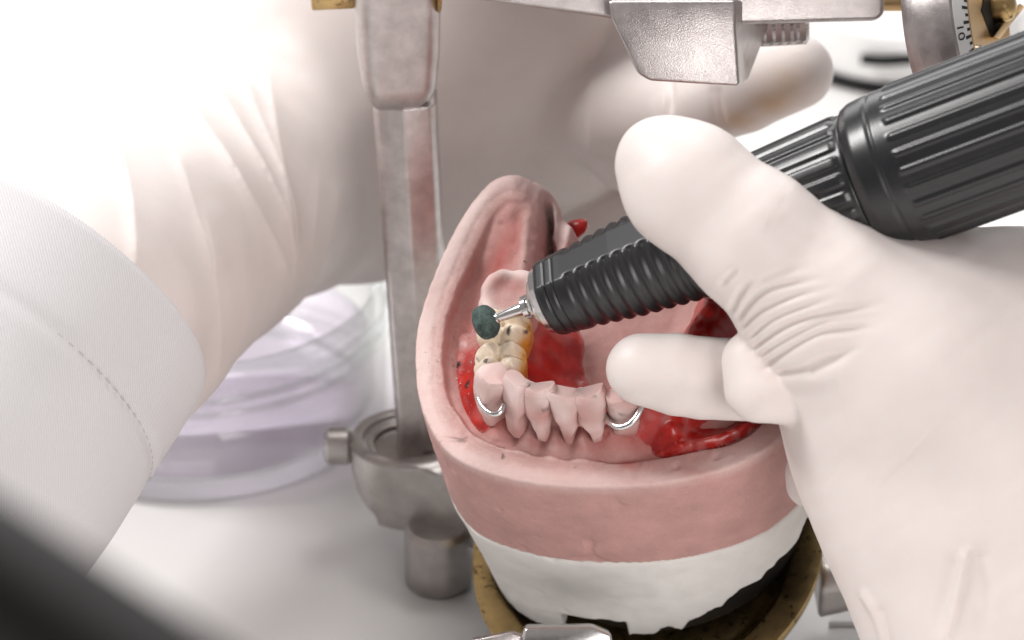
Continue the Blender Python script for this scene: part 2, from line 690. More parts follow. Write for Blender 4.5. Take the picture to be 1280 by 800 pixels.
def cast_height(X, Y):
    d2 = poly_sdf(X, Y, OUT)
    e = -d2
    dr, tt = polydist(X, Y, ARCH)
    din = poly_sdf(X, Y, LINGUAL)
    ling = sstep(0.0, -0.25, din)
    bucc = 1 - ling
    H = np.zeros_like(X)
    qe = np.stack([X, Y, X * 0], -1)
    st = e + 0.07 * vnoise(qe, 1.1, 9) + .02 * vnoise(qe, 4, 10)
    H += -0.02 - 0.04 * sstep(0.0, 0.42, e) - bucc * (.15 + .08 * sstep(1.5, 3.0, Y) * (X < 0)) * (1 - .75 * sstep(3.8, 5.0, Y)) * sstep(.44, .53, st) - bucc * .05 * sstep(.5, .9, e)
    left = sstep(0.4, -0.8, X)
    H -= bucc * (0.05 + 0.12 * left) * (1 - .7 * sstep(3.2, 4.6, Y)) * np.exp(-((e - 0.80) / 0.20) ** 2)
    hc = np.interp(tt, [0, .12, .25, .34, .42, .52, .62, .72, .85, 1], [.30, .40, .48, .42, .38, .36, .34, .36, .45, .7])
    H += hc * np.exp(-(dr / np.where(ling > .5, .42, .46)) ** 2)
    H -= ling * 0.62 * sstep(0.35, 1.1, dr)
    nk = spline([(-1.45, .95), (-.95, .70), (-.48, .64), (0, .66), (.45, .74), (.95, 1.12)], 5)
    dn, tn = polydist(X, Y, nk)
    H += (.22 - .09 * np.cos(tn * 5 * 2 * math.pi)) * np.exp(-(dn / .27) ** 2)
    heel = sstep(3.3, 5.0, Y) * np.exp(-(np.abs(X + 1.8) / .95) ** 4)
    H += 0.36 * heel - .10 * heel * np.clip(np.abs(X + 1.95) / .8, 0, 1)
    H += 0.30 * sstep(3.0, 5.0, Y) * sstep(-1.6, -2.4, X) * sstep(.6, .1, e)
    gx = -1.26 - 0.22 * (Y - 4.6)
    H -= 0.45 * np.exp(-((X - gx - .03 * vnoise(np.stack([X, Y, X * 0], -1), 5, 44)) / .075) ** 2) * sstep(3.5, 4.0, Y) * sstep(5.5, 5.1, Y)
    H += 0.35 * np.exp(-((X + .95) / .14) ** 2) * sstep(3.9, 4.5, Y)
    q = np.stack([X, Y, X * 0], -1)
    lum = .25 + .75 * sstep(.5, .7, e)
    H += lum * (0.030 * vnoise(q, 2.3, 3) + 0.016 * vnoise(q, 5.5, 4)) + 0.006 * vnoise(q, 13, 5)
    # carved line inside the rim
    H -= 0.02 * np.exp(-((e - 0.30 - 0.06 * vnoise(q, .9, 9)) / .03) ** 2) * left
    return H, d2, e, dr, tt, ling


hs = 0.036
lo, hi = np.array([-3.5, -.45, -2.52]), np.array([4.0, 6.0, 1.6])
nn = np.ceil((hi - lo) / hs).astype(int) + 1
gx = lo[0] + hs * np.arange(nn[0])
gy = lo[1] + hs * np.arange(nn[1])
gz = lo[2] + hs * np.arange(nn[2])
X2, Y2 = np.meshgrid(gx, gy, indexing='ij')
H2, D2, E2, DR2, TT2, LG2 = cast_height(X2, Y2)
Z3 = gz[None, None, :]
wob = 0.012 * np.sin(Z3 * 2.2) + 0.0 * H2[..., None]
wall = D2[..., None] + 0.015 * (-Z3) + wob
F = smax(Z3 - H2[..., None], wall, 0.045)
F = np.maximum(F, -2.45 - Z3).astype(np.float32)
V, Q = surfnet(F, lo, hs)
V = relax(V, Q, 1, .25)
pit = np.clip(vnoise(V, 3.4, 80) - .66, 0, 1) * 3
V = V - vnormals(V, Q) * (.05 * np.clip(pit, 0, 1) - .006 * vnoise(V, 9, 81))[:, None]


def at2(A, V):
    i = np.clip(((V[:, 0] - lo[0]) / hs).round().astype(int), 0, nn[0] - 1)
    j = np.clip(((V[:, 1] - lo[1]) / hs).round().astype(int), 0, nn[1] - 1)
    return A[i, j]


pale = np.clip(at2(np.exp(-((E2 - .14) / .2) ** 2), V) * sstep(-.35, -.02, V[:, 2]) * (0.55 + .35 * vnoise(V, 1.5, 7) + .35 * sstep(-1, -2.2, V[:, 0])), 0, 1) * .95  # sanded pale rim, plus sidelight painted in as extra paleness on the left
ruddy = np.clip(0.75 * at2(np.exp(-((E2 - .95) / .3) ** 2) * (1 - LG2), V) * (.6 + .8 * vnoise(V, 1.7, 8)) * (V[:, 2] > -.6), 0, .75)
ruddy = np.maximum(ruddy, .75 * np.clip(np.exp(-((V[:, 0] - 0.1) / 1.5) ** 2 - ((V[:, 1] - .55) / .13) ** 2) * (0.6 + vnoise(V, 4, 2)), 0, 1) * (V[:, 2] > -.4))
ruddy *= np.where(at2(LG2, V) > .5, .2, 1)
mark = np.zeros(len(V))


def stroke(A, pts, w, V, s=1.0):
    p = np.array(pts)
    for a, b in zip(p, p[1:]):
        t = np.clip(((V - a) @ (b - a)) / max((b - a) @ (b - a), 1e-9), 0, 1)
        d = np.linalg.norm(V - a - t[:, None] * (b - a), axis=1)
        A[:] = np.maximum(A, s * sstep(w * 1.5, w * .5, d))


for pts, z, w, s in (([(629, 558), (629, 572)], -.02, .03, .8), ([(722, 573), (719, 584)], .0, .025, .6), ([(832, 569), (824, 577)], .02, .04, .9),
                     ([(545, 545), (575, 549), (600, 546)], -.05, .02, .5), ([(550, 553), (590, 551)], -.05, .02, .45), ([(572, 398), (577, 408)], -.2, .02, .6)):
    stroke(mark, [LZ(u, v, z) for u, v in pts], w, V, s)
gm = np.exp(-((V[:, 0] + 1.26 + 0.22 * (V[:, 1] - 4.6) - .03 * vnoise(V * (1, 1, 0), 5, 44)) / .06) ** 2) * sstep(3.7, 4.1, V[:, 1]) * sstep(5.45, 5.2, V[:, 1]) * (V[:, 2] > -.7)
mark = np.maximum(mark, .75 * gm * np.clip(.75 + .6 * vnoise(V, 5, 1), 0, 1))
tip = V[np.argmin(np.linalg.norm(LC(V)[:, :2] / -LC(V)[:, 2:] - (P(643, 238, 47) / 47)[:2], axis=1) + (V[:, 2] < 0) * 9)]
stroke(mark, [tip, tip + np.array([.02, .1, .02])], .05, V, .9)

cast = thing('dental_cast', 'pink lower jaw stone cast on a white plaster base, held in the metal articulator', 'dental cast', W(LC((0.3, 2.2, -5.1))))
obj('stone_body', LC(V), Q, M['stone'], cast, attrs={'pale': pale, 'ruddy': ruddy, 'mark': mark})

# plaster base with a ragged lower edge and a square notch
hp = 0.042
lo2, hi2 = np.array([-3.5, -.45, -5.3]), np.array([4.0, 6.0, -2.35])
n2 = np.ceil((hi2 - lo2) / hp).astype(int) + 1
g = np.stack(np.meshgrid(*[lo2[k] + hp * np.arange(n2[k]) for k in range(3)], indexing='ij'), -1)
D3 = poly_sdf(g[:, :, 0, 0], g[:, :, 0, 1], OUT)[..., None]
dep = -2.45 - g[..., 2]
F = D3 + 0.05 + 0.04 * dep - 0.015 * sstep(0, .12, dep)
F = F + sstep(-1.0, -2.2, g[..., 0]) * .10 * dep
zb = np.interp(g[..., 0], [-3, -1, .6, 1.0, 1.5, 2.2, 3.0, 3.5], [-5.1, -5.1, -5.05, -5.04, -4.80, -4.40, -3.72, -3.4])
zb = zb + (0.12 * vnoise(g * (1, 1, 0), 2.6, 21) + 0.11 * vnoise(g * (1, 1, 0), 6, 22) + .14 * (vnoise(g * (1, 1, 0), 1.9, 25) > .25) * sstep(1.2, 1.5, g[..., 0])) * sstep(.95, 1.3, g[..., 0])
F = np.maximum(F, zb - g[..., 2])
F = np.maximum(F, g[..., 2] + 2.454)
nb = np.maximum.reduce([np.abs(g[..., 0] - .02) - .56, g[..., 1] - .6, g[..., 2] + 4.52 + 0.07 * g[..., 0]])
F = np.maximum(F, -nb)
F += 0.012 * vnoise(g, 4, 6) + .03 * np.clip(vnoise(g, 2.4, 26) - .62, 0, 1) * 6 * np.clip(vnoise(g, 9, 27), 0, 1)
V, Q = surfnet(F.astype(np.float32), lo2, hp)
obj('plaster_base', LC(relax(V, Q, 1, .3)), Q, M['plaster'], cast)
V, Fc = lathe(LC((.52, 2.97, -5.18)), EZ, [(0, 2.62), (.05, 2.68), (.9, 2.70), (.95, 2.68), (.97, 2.6), (1.9, 2.55)], 96, e1=EX)
obj('black_retention_plate', V, Fc, M['blackmat'], cast, sharp=40)
# pencil hook on the heel tip
V, Fc = tube([LC(tip + np.array(d)) for d in ((-.05, -.02, .0), (.0, .0, .05), (.05, .03, .06), (.06, .06, .11))], .028, 8)
obj('pencil_mark', V, Fc, M['ink'], cast)


# teeth of the cast: broad at the biting edge, narrow at the neck
def incisor(base, out, tipv, wtop, wbot, ttop, tbot, seed, tiltw=0.0, notch=0.10):
    base, tipv = np.asarray(base, float), np.asarray(tipv, float)
    up = tipv - base
    out = np.asarray(out, float)
    zax = nrm(up)
    yo = nrm(out - (out @ zax) * zax)
    xo = np.cross(yo, zax) * -1
    rings, n = 18, 28
    VV = []
    for i in range(rings + 1):
        t = i / rings
        w = wbot + (wtop - wbot) * float(sstep(.05, .95, np.array(t))) ** .95
        th = tbot + (ttop - tbot) * t ** 1.2
        if t > .93:
            k = math.sqrt(max(0.0, 1 - ((t - .93) / .0705) ** 2))
            w *= .86 + .14 * k
            th *= .80 + .20 * k
        c = base + up * t + yo * (0.10 * math.sin(t * math.pi) - .0)
        for j in range(n):
            p = 2 * math.pi * j / n
            cx, sy = math.cos(p), math.sin(p)
            x = w / 2 * math.copysign(abs(cx) ** .5, cx)
            y = th / 2 * math.copysign(abs(sy) ** .6, sy)
            if y > 0:
                y *= 1.0 + .25 * t
            zz = -.55 * (y - th / 2) * (t > .8) * -1 * .6 + tiltw * x * t - notch * (1 - min(1, abs(x) / (w / 2 + 1e-6))) * float(sstep(.75, 1, np.array(t)))
            VV.append(c + xo * x + yo * y + zax * zz)
    VV = np.array(VV)
    VV += 0.036 * np.stack([vnoise(VV, 4, seed + k) for k in range(3)], -1) + .018 * np.stack([vnoise(VV, 9, seed + k) for k in range(3)], -1)
    FF = []
    for i in range(rings):
        for j in range(n):
            FF.append((i * n + j, i * n + (j + 1) % n, (i + 1) * n + (j + 1) % n, (i + 1) * n + j))
    FF.append(tuple(range(n - 1, -1, -1)))
    FF.append(tuple(rings * n + j for j in range(n)))
    return VV, FF


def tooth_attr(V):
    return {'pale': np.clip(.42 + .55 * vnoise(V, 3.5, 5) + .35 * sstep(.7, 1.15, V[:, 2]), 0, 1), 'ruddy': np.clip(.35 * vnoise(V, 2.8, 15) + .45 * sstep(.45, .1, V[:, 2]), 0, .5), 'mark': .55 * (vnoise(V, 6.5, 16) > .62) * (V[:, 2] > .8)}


TEETH = [  # neck (u, v), edge (u, v), outward in the cast frame, widths, thickness
    ((613, 517), (616, 466), (-.75, -.65), .54, .40, .46, .50, 31, .1),
    ((645, 541), (645, 474), (-.35, -.95), .44, .22, .34, .34, 32, -.25),
    ((676, 546), (672, 482), (-.12, -1.0), .51, .19, .34, .32, 33, .25),
    ((713, 549), (704, 490), (.05, -1.0), .53, .18, .34, .32, 34, -.2),
    ((747, 550), (736, 490), (.22, -.97), .51, .20, .34, .32, 35, .2),
    ((783, 535), (777, 492), (.55, -.83), .52, .42, .38, .48, 36, .0)]
for (nu, nv), (tu, tv), ov, wt, wb, tt_, tb_, sd, tl in TEETH:
    nb_ = LZ(nu, nv, .16)
    tp_ = LZ(tu, tv, 1.22)
    ov = np.array([ov[0], ov[1], 0.15])
    nb_ = nb_ - nrm(ov) * .14
    tp_ = tp_ - nrm(ov) * .10
    nb_ = nb_ + (nb_ - tp_) * .08
    V, Fc = incisor(nb_, ov, tp_, wt, wb, tt_, tb_, sd, tl)
    obj('tooth', LC(V), Fc, M['stone'], cast, attrs=tooth_attr(V), sharp=55)


def molar(c, ang, sx, sy, z0, z1, seed, cusp=.13, groove=1.0):
    """a chewing tooth: rounded block with four cusps and a cross groove"""
    n = np.array([61, 61, 61])
    l0, l1 = np.array([-sx * .75, -sy * .75, z0 - .1]), np.array([sx * .75, sy * .75, z1 + .35])
    st = float(max((l1 - l0) / 60))
    n = np.ceil((l1 - l0) / st).astype(int) + 1
    g = np.stack(np.meshgrid(*[l0[k] + st * np.arange(n[k]) for k in range(3)], indexing='ij'), -1)
    x, y, z = g[..., 0], g[..., 1], g[..., 2]
    t = np.clip((z - z0) / (z1 - z0), 0, 1)
    bul = 0.86 + .16 * np.sin(t * math.pi * .8)
    px_, py_ = np.abs(x) / (sx / 2 * bul), np.abs(y) / (sy / 2 * bul)
    rad = (px_ ** 3 + py_ ** 3 + 1e-9) ** (1 / 3.)
    f = (rad - 1) * min(sx, sy) / 2
    top = z1 - .16 * (px_ ** 2 + py_ ** 2) * .5
    for cx, cy, a in ((-.5, -.5, 1), (.5, -.5, .9), (-.5, .5, .85), (.5, .5, 1)):
        top = top + a * cusp * np.exp(-((x - cx * sx / 2) ** 2 + (y - cy * sy / 2) ** 2) / (.17 * min(sx, sy)) ** 2)
    top = top - groove * (.10 * np.exp(-(x / .05) ** 2) + .08 * np.exp(-(y / .05) ** 2))
    f = smax(f, z - top, .12)
    f = np.maximum(f, z0 - z)
    V, Q = surfnet(f.astype(np.float32), l0, st)
    V = relax(V, Q, 1, .4)
    V += .018 * np.stack([vnoise(V, 6, seed + k) for k in range(3)], -1)
    ca, sa = math.cos(ang), math.sin(ang)
    loc = V.copy()
    Vw = np.stack([c[0] + V[:, 0] * ca - V[:, 1] * sa, c[1] + V[:, 0] * sa + V[:, 1] * ca, V[:, 2]], -1)
    return Vw, Q, loc


# stone molar left standing behind the denture teeth
mc = LZ(636, 368, .70)
V, Q, loc = molar(mc, .12, .98, 1.08, .0, .80, 51, cusp=.05, groove=0)
crater = np.exp(-((loc[:, 0] / .34) ** 2 + (loc[:, 1] / .36) ** 2) ** 2)
V[:, 2] -= .14 * crater * (loc[:, 2] > .6)
a = tooth_attr(V)
a['pale'] = np.clip(.8 - crater + .3 * vnoise(V, 4, 3), 0, 1)
obj('tooth', LC(V), Q, M['stone'], cast, attrs=a)['label'] = 'broad flat stone molar behind the denture teeth'

# ------------------------------------------------------------------ wax partial denture
dent = thing('partial_denture', 'unfinished red wax partial denture with ivory molars and wire clasps, seated on the pink cast', 'partial denture', W(LC((-1.4, 2.0, .3))))
q2 = np.stack([X2, Y2, X2 * 0], -1)


def band(pts, w, amp):
    d, t = polydist(X2, Y2, [tuple(p) for p in pts])
    return amp * np.exp(-(d / w) ** 2), t


TH = np.full(X2.shape, -.09)
b1, _ = band([LZ(583, 415, -.1)[:2], LZ(581, 450, -.1)[:2], LZ(590, 495, 0)[:2], LZ(606, 522, .0)[:2]], 0.25, .20)
TH = np.maximum(TH, b1 - .09)
b2, _ = band([(-1.62, 2.3), (-1.6, 2.0), (-1.5, 1.7), (-1.4, 1.45)], .42, .42)
TH = np.maximum(TH, b2 - .09)
b3, _ = band([(-.95, 2.95), (-.85, 2.6), (-.75, 2.2), (-.45, 1.8), (.1, 1.65), (.7, 1.9), (1.2, 2.5)], .50, .34)
TH = np.maximum(TH, b3 - .09)
b4, _ = band([LZ(838, 535, .1)[:2], LZ(850, 548, .1)[:2], LZ(885, 545, .1)[:2], LZ(950, 530, .1)[:2], (3.15, 2.6)], .36, .34)
TH = np.maximum(TH, b4 - .09)
b5, _ = band([(1.25, 1.65), (1.75, 2.4), (2.05, 3.3), (2.1, 4.2)], .50, .62)
TH = np.maximum(TH, b5 - .09)
TH = TH - .45 * (1 - sstep(.36, .70, E2))
bub = .04 * vnoise(q2, 2.6, 12) + .02 * np.abs(vnoise(q2, 7, 13)) + .008 * vnoise(q2, 15, 14)
HW = H2 + TH + bub * np.where(X2 > .8, 1.3, .35) * (TH > -.05)
# keep the wax inside the rim of the cast
HW = np.where(E2 < np.where(X2 < 0, .46, .40), H2 - .3, HW)
F = np.maximum(Z3 - HW[..., None], (H2[..., None] - .10) - Z3).astype(np.float32)
V, Q = surfnet(F, lo, hs)
V = relax(V, Q, 2, .4)
thick = at2(TH, V)
dust = np.clip((vnoise(V, 2.6, 17) - .12) * 1.5, 0, .7) * np.where(V[:, 0] < -1.75, .8, .45)
dust = np.maximum(dust, .85 * sstep(2.0, 2.7, V[:, 1] + .3 * vnoise(V, 3, 4)) * (V[:, 0] < -1.7))
dust = np.maximum(dust, .9 * np.exp(-(np.linalg.norm(V - LZ(590, 425, .1), axis=1) / .32) ** 2) * (.6 + .5 * vnoise(V, 6, 70)))
fro = np.clip((np.abs(vnoise(V, 3.2, 77)) * -2.5 + .25 + .35 * vnoise(V, 8, 78)), 0, .25)
dust = np.where(V[:, 0] > .9, fro, dust)
mk = np.zeros(len(V))
for (u, v, z) in ((567, 442, .02), (582, 471, .08), (574, 500, .0)):
    c = LZ(u, v, z)
    k = np.argmin(np.hypot(V[:, 0] - c[0], V[:, 1] - c[1]) + (V[:, 2] < -.4))
    stroke(mk, [V[k], V[k] + (.01, .01, 0)], 0.07 if v < 490 else .03, V, 1)
dust = np.maximum(dust, .85 * sstep(.035, -.045, thick))
obj('wax_base', LC(V), Q, M['wax'], dent, attrs={'dust': dust, 'mark': mk})
for (u, v, sx, sy, ang, z1, sd) in ((629, 406, .88, .68, .05, .94, 61), (624, 448, .84, .68, .22, .90, 71)):
    c = LZ(u, v, z1 - .1)
    V, Q, loc = molar(c, ang, sx, sy, .12, z1, sd)
    amb = np.clip(sstep(.2, .40, loc[:, 0]) * (1 - .8 * sstep(.7, .95, loc[:, 2])) + .15 * np.clip(vnoise(V, 3, sd), 0, 1), 0, 1)
    mk = np.clip((vnoise(V, 9, sd + 3) - .58) * 6, 0, 1) * (loc[:, 2] > .7)
    obj('molar', LC(V), Q, M['molar'], dent, attrs={'amber': amb, 'mark': mk * .9})
c1 = [(595, 482, 44.9), (598, 497, 44.75), (605, 510, 44.62), (615, 517, 44.52), (625, 515, 44.5), (630, 505, 44.55)]
V, Fc = tube([P(*p) for p in c1], .052, 12)
obj('wire_clasp', V, Fc, M['steel'], dent)
c2 = [(757, 519, 44.3), (764, 529, 44.12), (774, 534, 44.0), (787, 530, 43.95), (797, 519, 43.95), (804, 505, 44.0)]
V, Fc = tube([P(*p) for p in c2], .055, 12)
obj('wire_clasp', V, Fc, M['steel'], dent)

# grinding dust lying round the wheel
rng = np.random.default_rng(5)
VV, FF = [], []
HT = np.maximum(H2, HW)
ctr = LZ(598, 425, .2)
for k in range(420):
    x_, y_ = ctr[0] + rng.normal(0, .42), ctr[1] + rng.normal(0, .55)
    i_, j_ = int(round((x_ - lo[0]) / hs)), int(round((y_ - lo[1]) / hs))
    if not (2 < i_ < nn[0] - 2 and 2 < j_ < nn[1] - 2) or D2[i_, j_] > -.1:
        continue
    r_ = .007 + .016 * rng.random() ** 3
    c_ = np.array([x_, y_, HT[i_, j_] + r_ * .4])
    q = c_ + r_ * (np.array([(1, 0, -.4), (-.5, .87, -.4), (-.5, -.87, -.4), (0, 0, 1)]) + rng.normal(0, .25, (4, 3)))
    b_ = len(VV)
    VV += list(q)
    FF += [(b_, b_ + 2, b_ + 1), (b_, b_ + 1, b_ + 3), (b_ + 1, b_ + 2, b_ + 3), (b_ + 2, b_, b_ + 3)]
o = obj('grinding_dust', LC(np.array(VV)), FF, M['plaster'], None, smooth=False, loc=W(LC(ctr)))
tag(o, 'pale grinding dust sprinkled on the wax and stone round the green wheel', 'dust')
o['kind'] = 'stuff'

# ------------------------------------------------------------------ handpiece
A0 = P(607, 403, 44.95)
A1 = P(1128, 208, 42.6)
AX = A1 - A0
LH = np.linalg.norm(AX)
AX = AX / LH
S = lambda u: (u - 607) / 521 * LH
px = 1 / 78.5
hand = thing('handpiece', 'black ribbed dental drill handpiece gripped between gloved thumb and fingers', 'drill', W(A0 + AX * S(1000)))


def dense(prof, ds=0.012):
    out = []
    for (s0, r0), (s1, r1) in zip(prof, prof[1:]):
        n = max(1, int(abs(s1 - s0) / ds))
        for k in range(n):
            t = k / n
            out.append((s0 + (s1 - s0) * t, r0 + (r1 - r0) * t))
    out.append(prof[-1])
    return out


def grip_r(s, ph, r):
    ph = (ph + math.pi) % (2 * math.pi) - math.pi
    u = s / LH * 521 + 607
    c = math.radians(-44)
    strip = 1 - sstep(.30, .40, np.abs(ph - c))
    for u0 in (703, 714):
        r = r - .030 * np.exp(-((u - u0) / 1.6) ** 2)
    gr = np.zeros_like(r)
    for k in range(12):
        gr = np.maximum(gr, np.exp(-(np.abs(u - (735 + 16.2 * k)) / 4.8) ** 2))
    r = r - .045 * gr * (1 - strip)
    flat = r * np.cos(.40) / np.maximum(np.cos(ph - c), .5)
    r = np.where(np.abs(ph - c) < .40, np.minimum(r, np.maximum(flat, r - .07)), r)
    return r


prof = dense([(S(689), 30 * px), (S(688.5), 44 * px), (S(690), 47.5 * px), (S(694), 49.5 * px), (S(725), 53 * px), (S(790), 62 * px), (S(895), 71 * px), (S(925), 73 * px)])
V, Fc = lathe(A0, AX, prof, 240, grip_r)
obj('finger_grip', V, Fc, M['grip'], hand, sharp=50)


def rib_r(n, u0, u1, w, hgt, off=0.0):
    def f(s, ph, r):
        u = s / LH * 521 + 607
        a = (ph / (2 * math.pi) * n + off) % 1.0
        d = np.abs(a - .5) * 2
        end = sstep(u0, u0 + 8, u) * sstep(u1, u1 - 8, u)
        return r + hgt * (1 - sstep(w, w + .22, d)) * end
    return f


prof = dense([(S(920), 60 * px), (S(921), 73 * px), (S(924), 75 * px), (S(1000), 80 * px), (S(1082), 85 * px), (S(1084), 84 * px), (S(1086), 70 * px)], .03)
V, Fc = lathe(A0, AX, prof, 312, rib_r(24, 930, 1079, .50, .04))
obj('fluted_sleeve', V, Fc, M['black'], hand, sharp=60)
prof = dense([(S(1083), 70 * px), (S(1084), 86 * px), (S(1087), 90 * px), (S(1096), 94 * px), (S(1112), 96.0 * px), (S(1117), 96.2 * px), (S(1119), 95.2 * px), (S(1121), 95.2 * px),
              (S(1123), 96.6 * px), (S(1280), 97 * px), (S(1480), 97 * px), (S(1640), 92 * px), (S(1660), 84 * px), (S(1664), 50 * px)], .03)
V, Fc = lathe(A0, AX, prof, 336, rib_r(28, 1136, 1440, .22, .032, .25))
obj('motor_barrel', V, Fc, M['black'], hand, sharp=60)
V, Fc = tube([A0 + AX * S(1650), A0 + AX * S(1760), A0 + AX * S(1900) + np.array([2, -1, 0]), A0 + AX * S(1980) + np.array([5, -5, 0])], .35, 14)
obj('cord', V, Fc, M['black'], hand)
V, Fc = lathe(A0, AX, [(S(672), 10 * px), (S(673), 27 * px), (S(675), 31 * px), (S(680), 34 * px), (S(682), 42 * px), (S(690), 45 * px), (S(691), 30 * px)], 64)
obj('nose_cone', V, Fc, M['steel'], hand, sharp=35)
col = lambda s, ph, r: r - .035 * (np.abs(((ph / (2 * math.pi) * 3) % 1) - .5) < .07)
V, Fc = lathe(A0, AX, [(S(655), 4 * px), (S(655.5), 10 * px), (S(658), 15 * px), (S(664), 15.5 * px), (S(665), 12 * px), (S(668), 12 * px), (S(668.5), 20 * px), (S(674), 22 * px), (S(675), 12 * px)], 72, col)
obj('collet', V, Fc, M['steel'], hand, sharp=35)

bur = thing('grinding_bur', 'small dark green abrasive wheel on a thin steel shank, clamped in the drill tip', 'bur', W(A0))
prof = [(S(595), .02), (S(594.5), .10), (S(596), .19), (S(599), .255), (S(604), .285), (S(610), .285), (S(615), .25), (S(619), .19), (S(621), .12), (S(622), .05)]
V, Fc = lathe(A0, AX, dense(prof, .02), 64, lambda s, p, r: r * (1 + .05 * vnoise(np.stack([s * 1.0, np.cos(p) * .3, np.sin(p) * .3], -1), 9, 5)))
obj('abrasive_wheel', V, Fc, M['bur'], bur)
V, Fc = lathe(A0, AX, [(S(618), 7 * px), (S(624), 7 * px), (S(625), 5.5 * px), (S(640), 7.6 * px), (S(656), 8.4 * px), (S(664), 8.4 * px)], 32)
obj('shank', V, Fc, M['steel'], bur, sharp=40)

# ------------------------------------------------------------------ gloved hands
def crease(V, Q, lines, pleat=False):
    """lines: (photo polyline, width px, depth cm) raise a fold (+) or sink a furrow (-) along the surface"""
    N = vnormals(V, Q)
    u, v = UV(V)
    amt = np.zeros(len(V))
    front = sstep(-.1, .35, N[:, 2])
    for pts, w, dep in lines:
        pts = spline(pts, 6)
        lo_, hi_ = pts.min(0) - 10 * w, pts.max(0) + 10 * w
        m = (u > lo_[0]) & (u < hi_[0]) & (v > lo_[1]) & (v < hi_[1])
        d, t = polydist(u[m], v[m], pts)
        if pleat:                      # one steep side, one long soft side
            k = np.clip((t * (len(pts) - 1)).astype(int), 0, len(pts) - 2)
            p0, p1 = pts[k], pts[k + 1]
            sd = (p1[:, 0] - p0[:, 0]) * (v[m] - p0[:, 1]) - (p1[:, 1] - p0[:, 1]) * (u[m] - p0[:, 0])
            r = np.sqrt(d * d + 6)
            amt[m] += dep * np.where(sd > 0, np.exp(-r / (w * .8)), np.exp(-r / (w * 3.0))) * sstep(0, .25, t) * sstep(1, .8, t)
        else:
            amt[m] += dep * np.exp(-(d / w) ** 2) * sstep(-.06, .06, t) * sstep(1, .55, t)
    return V + N * (amt * front)[:, None]


# ---- hand with the drill
f = Field((1.3, -8.2, -46.8), (10.8, 3.5, -39.6), 0.041)
zf = np.array([0, 0, 1.0])
f.chain([(1217, 525, 43.4, 224), (1246, 650, 43.4, 200)], .25, (zf, .68))
f.chain([(1246, 650, 43.4, 200), (1278, 770, 43.4, 185), (1320, 980, 43.4, 185)], .6, (zf, .75))
f.chain([(1217, 525, 43.4, 222), (1330, 470, 43.4, 190)], .6, (zf, .68))
f.chain([(1016, 366, 42.4, 98), (1130, 450, 42.9, 150)], .7)
f.chain([(934, 292, 42.1, 82), (1016, 366, 42.4, 98)], .4)
f.chain([(858, 231, 42.2, 77), (934, 292, 42.1, 82)], .3)
f.chain([(817, 192, 42.4, 54), (858, 231, 42.2, 77)], .3)
f.chain([(1150, 420, 43.8, 80), (1060, 330, 44.4, 60), (985, 318, 45.0, 52), (885, 330, 45.3, 44)], .25)
f.chain([(1070, 478, 43.9, 55), (985, 476, 43.9, 53), (880, 473, 43.75, 52), (845, 468, 43.7, 51), (797, 461, 43.7, 44)], .04)
f.chain([(1060, 495, 43.0, 46), (948, 486, 42.6, 42)], .04)
f.chain([(948, 486, 42.6, 42), (938, 446, 42.7, 36)], .06)
f.chain([(1130, 560, 43.6, 40), (1012, 592, 44.3, 30), (1009, 612, 44.4, 26)], .05)
V, Q = f.mesh()
V = relax(V, Q, 2, .5)
WR = [([(913, 390), (921, 374), (932, 358), (948, 349)], 4.5, -.07),
      ([(921, 401), (939, 377), (961, 363), (999, 353), (1036, 347)], 4.6, -.09),
      ([(926, 412), (947, 392), (974, 378), (1005, 367), (1052, 357)], 4.6, -.085),
      ([(936, 424), (961, 403), (986, 391), (1017, 380), (1055, 369)], 4.6, -.075),
      ([(940, 437), (974, 413), (1005, 400), (1036, 392), (1074, 385), (1115, 377)], 4.8, -.10),
      ([(950, 446), (980, 427), (1017, 408), (1049, 400), (1110, 395)], 4.4, -.075),
      ([(956, 458), (989, 436), (1027, 417), (1067, 411), (1098, 407)], 4.8, -.09),
      ([(972, 468), (1005, 461), (1027, 450), (1055, 442), (1086, 431)], 4.6, -.08),
      ([(1011, 466), (1036, 455), (1067, 444)], 4.2, -.05),
      ([(902, 356), (912, 345), (926, 335)], 5, -.05),
      ([(950, 352), (985, 338), (1020, 333)], 6, -.03),
      ([(975, 482), (1020, 474), (1080, 455)], 12, .04),
      ([(975, 250), (1030, 282), (1085, 300)], 12, -.02), ([(960, 275), (1020, 305), (1080, 325)], 14, -.022), ([(985, 235), (1035, 268), (1075, 286)], 10, .02),
      ([(1207, 690), (1195, 750), (1180, 815)], 6, .08), ([(1192, 700), (1182, 750), (1168, 800)], 8, -.045), ([(1080, 740), (1100, 775), (1112, 830)], 6, .06),
      ([(1100, 760), (1112, 800), (1122, 840)], 5, -.04), ([(1225, 690), (1232, 750), (1228, 810)], 12, -.05),
      ([(1030, 610), (1080, 650), (1120, 720)], 40, .03), ([(1140, 560), (1190, 600), (1260, 610)], 50, -.05), ([(1050, 480), (1120, 470), (1200, 420)], 40, .03)]
V = crease(V, Q, WR)
V = V + vnormals(V, Q) * (.02 * vnoise(V, .9, 41) + .008 * vnoise(V, 2.3, 42) + .007 * vnoise(np.stack([V[:, 0] * .8 + V[:, 1] * .6, (V[:, 1] * .8 - V[:, 0] * .6) * 5, V[:, 2]], -1), 1.1, 43))[:, None]
rh = thing('gloved_hand', 'white latex gloved hand gripping the black drill from the right, thumb on top', 'hand', W(P(1235, 650, 43.4)))
obj('glove', V, Q, M['glove'], rh, attrs={'stain': np.zeros(len(V))})

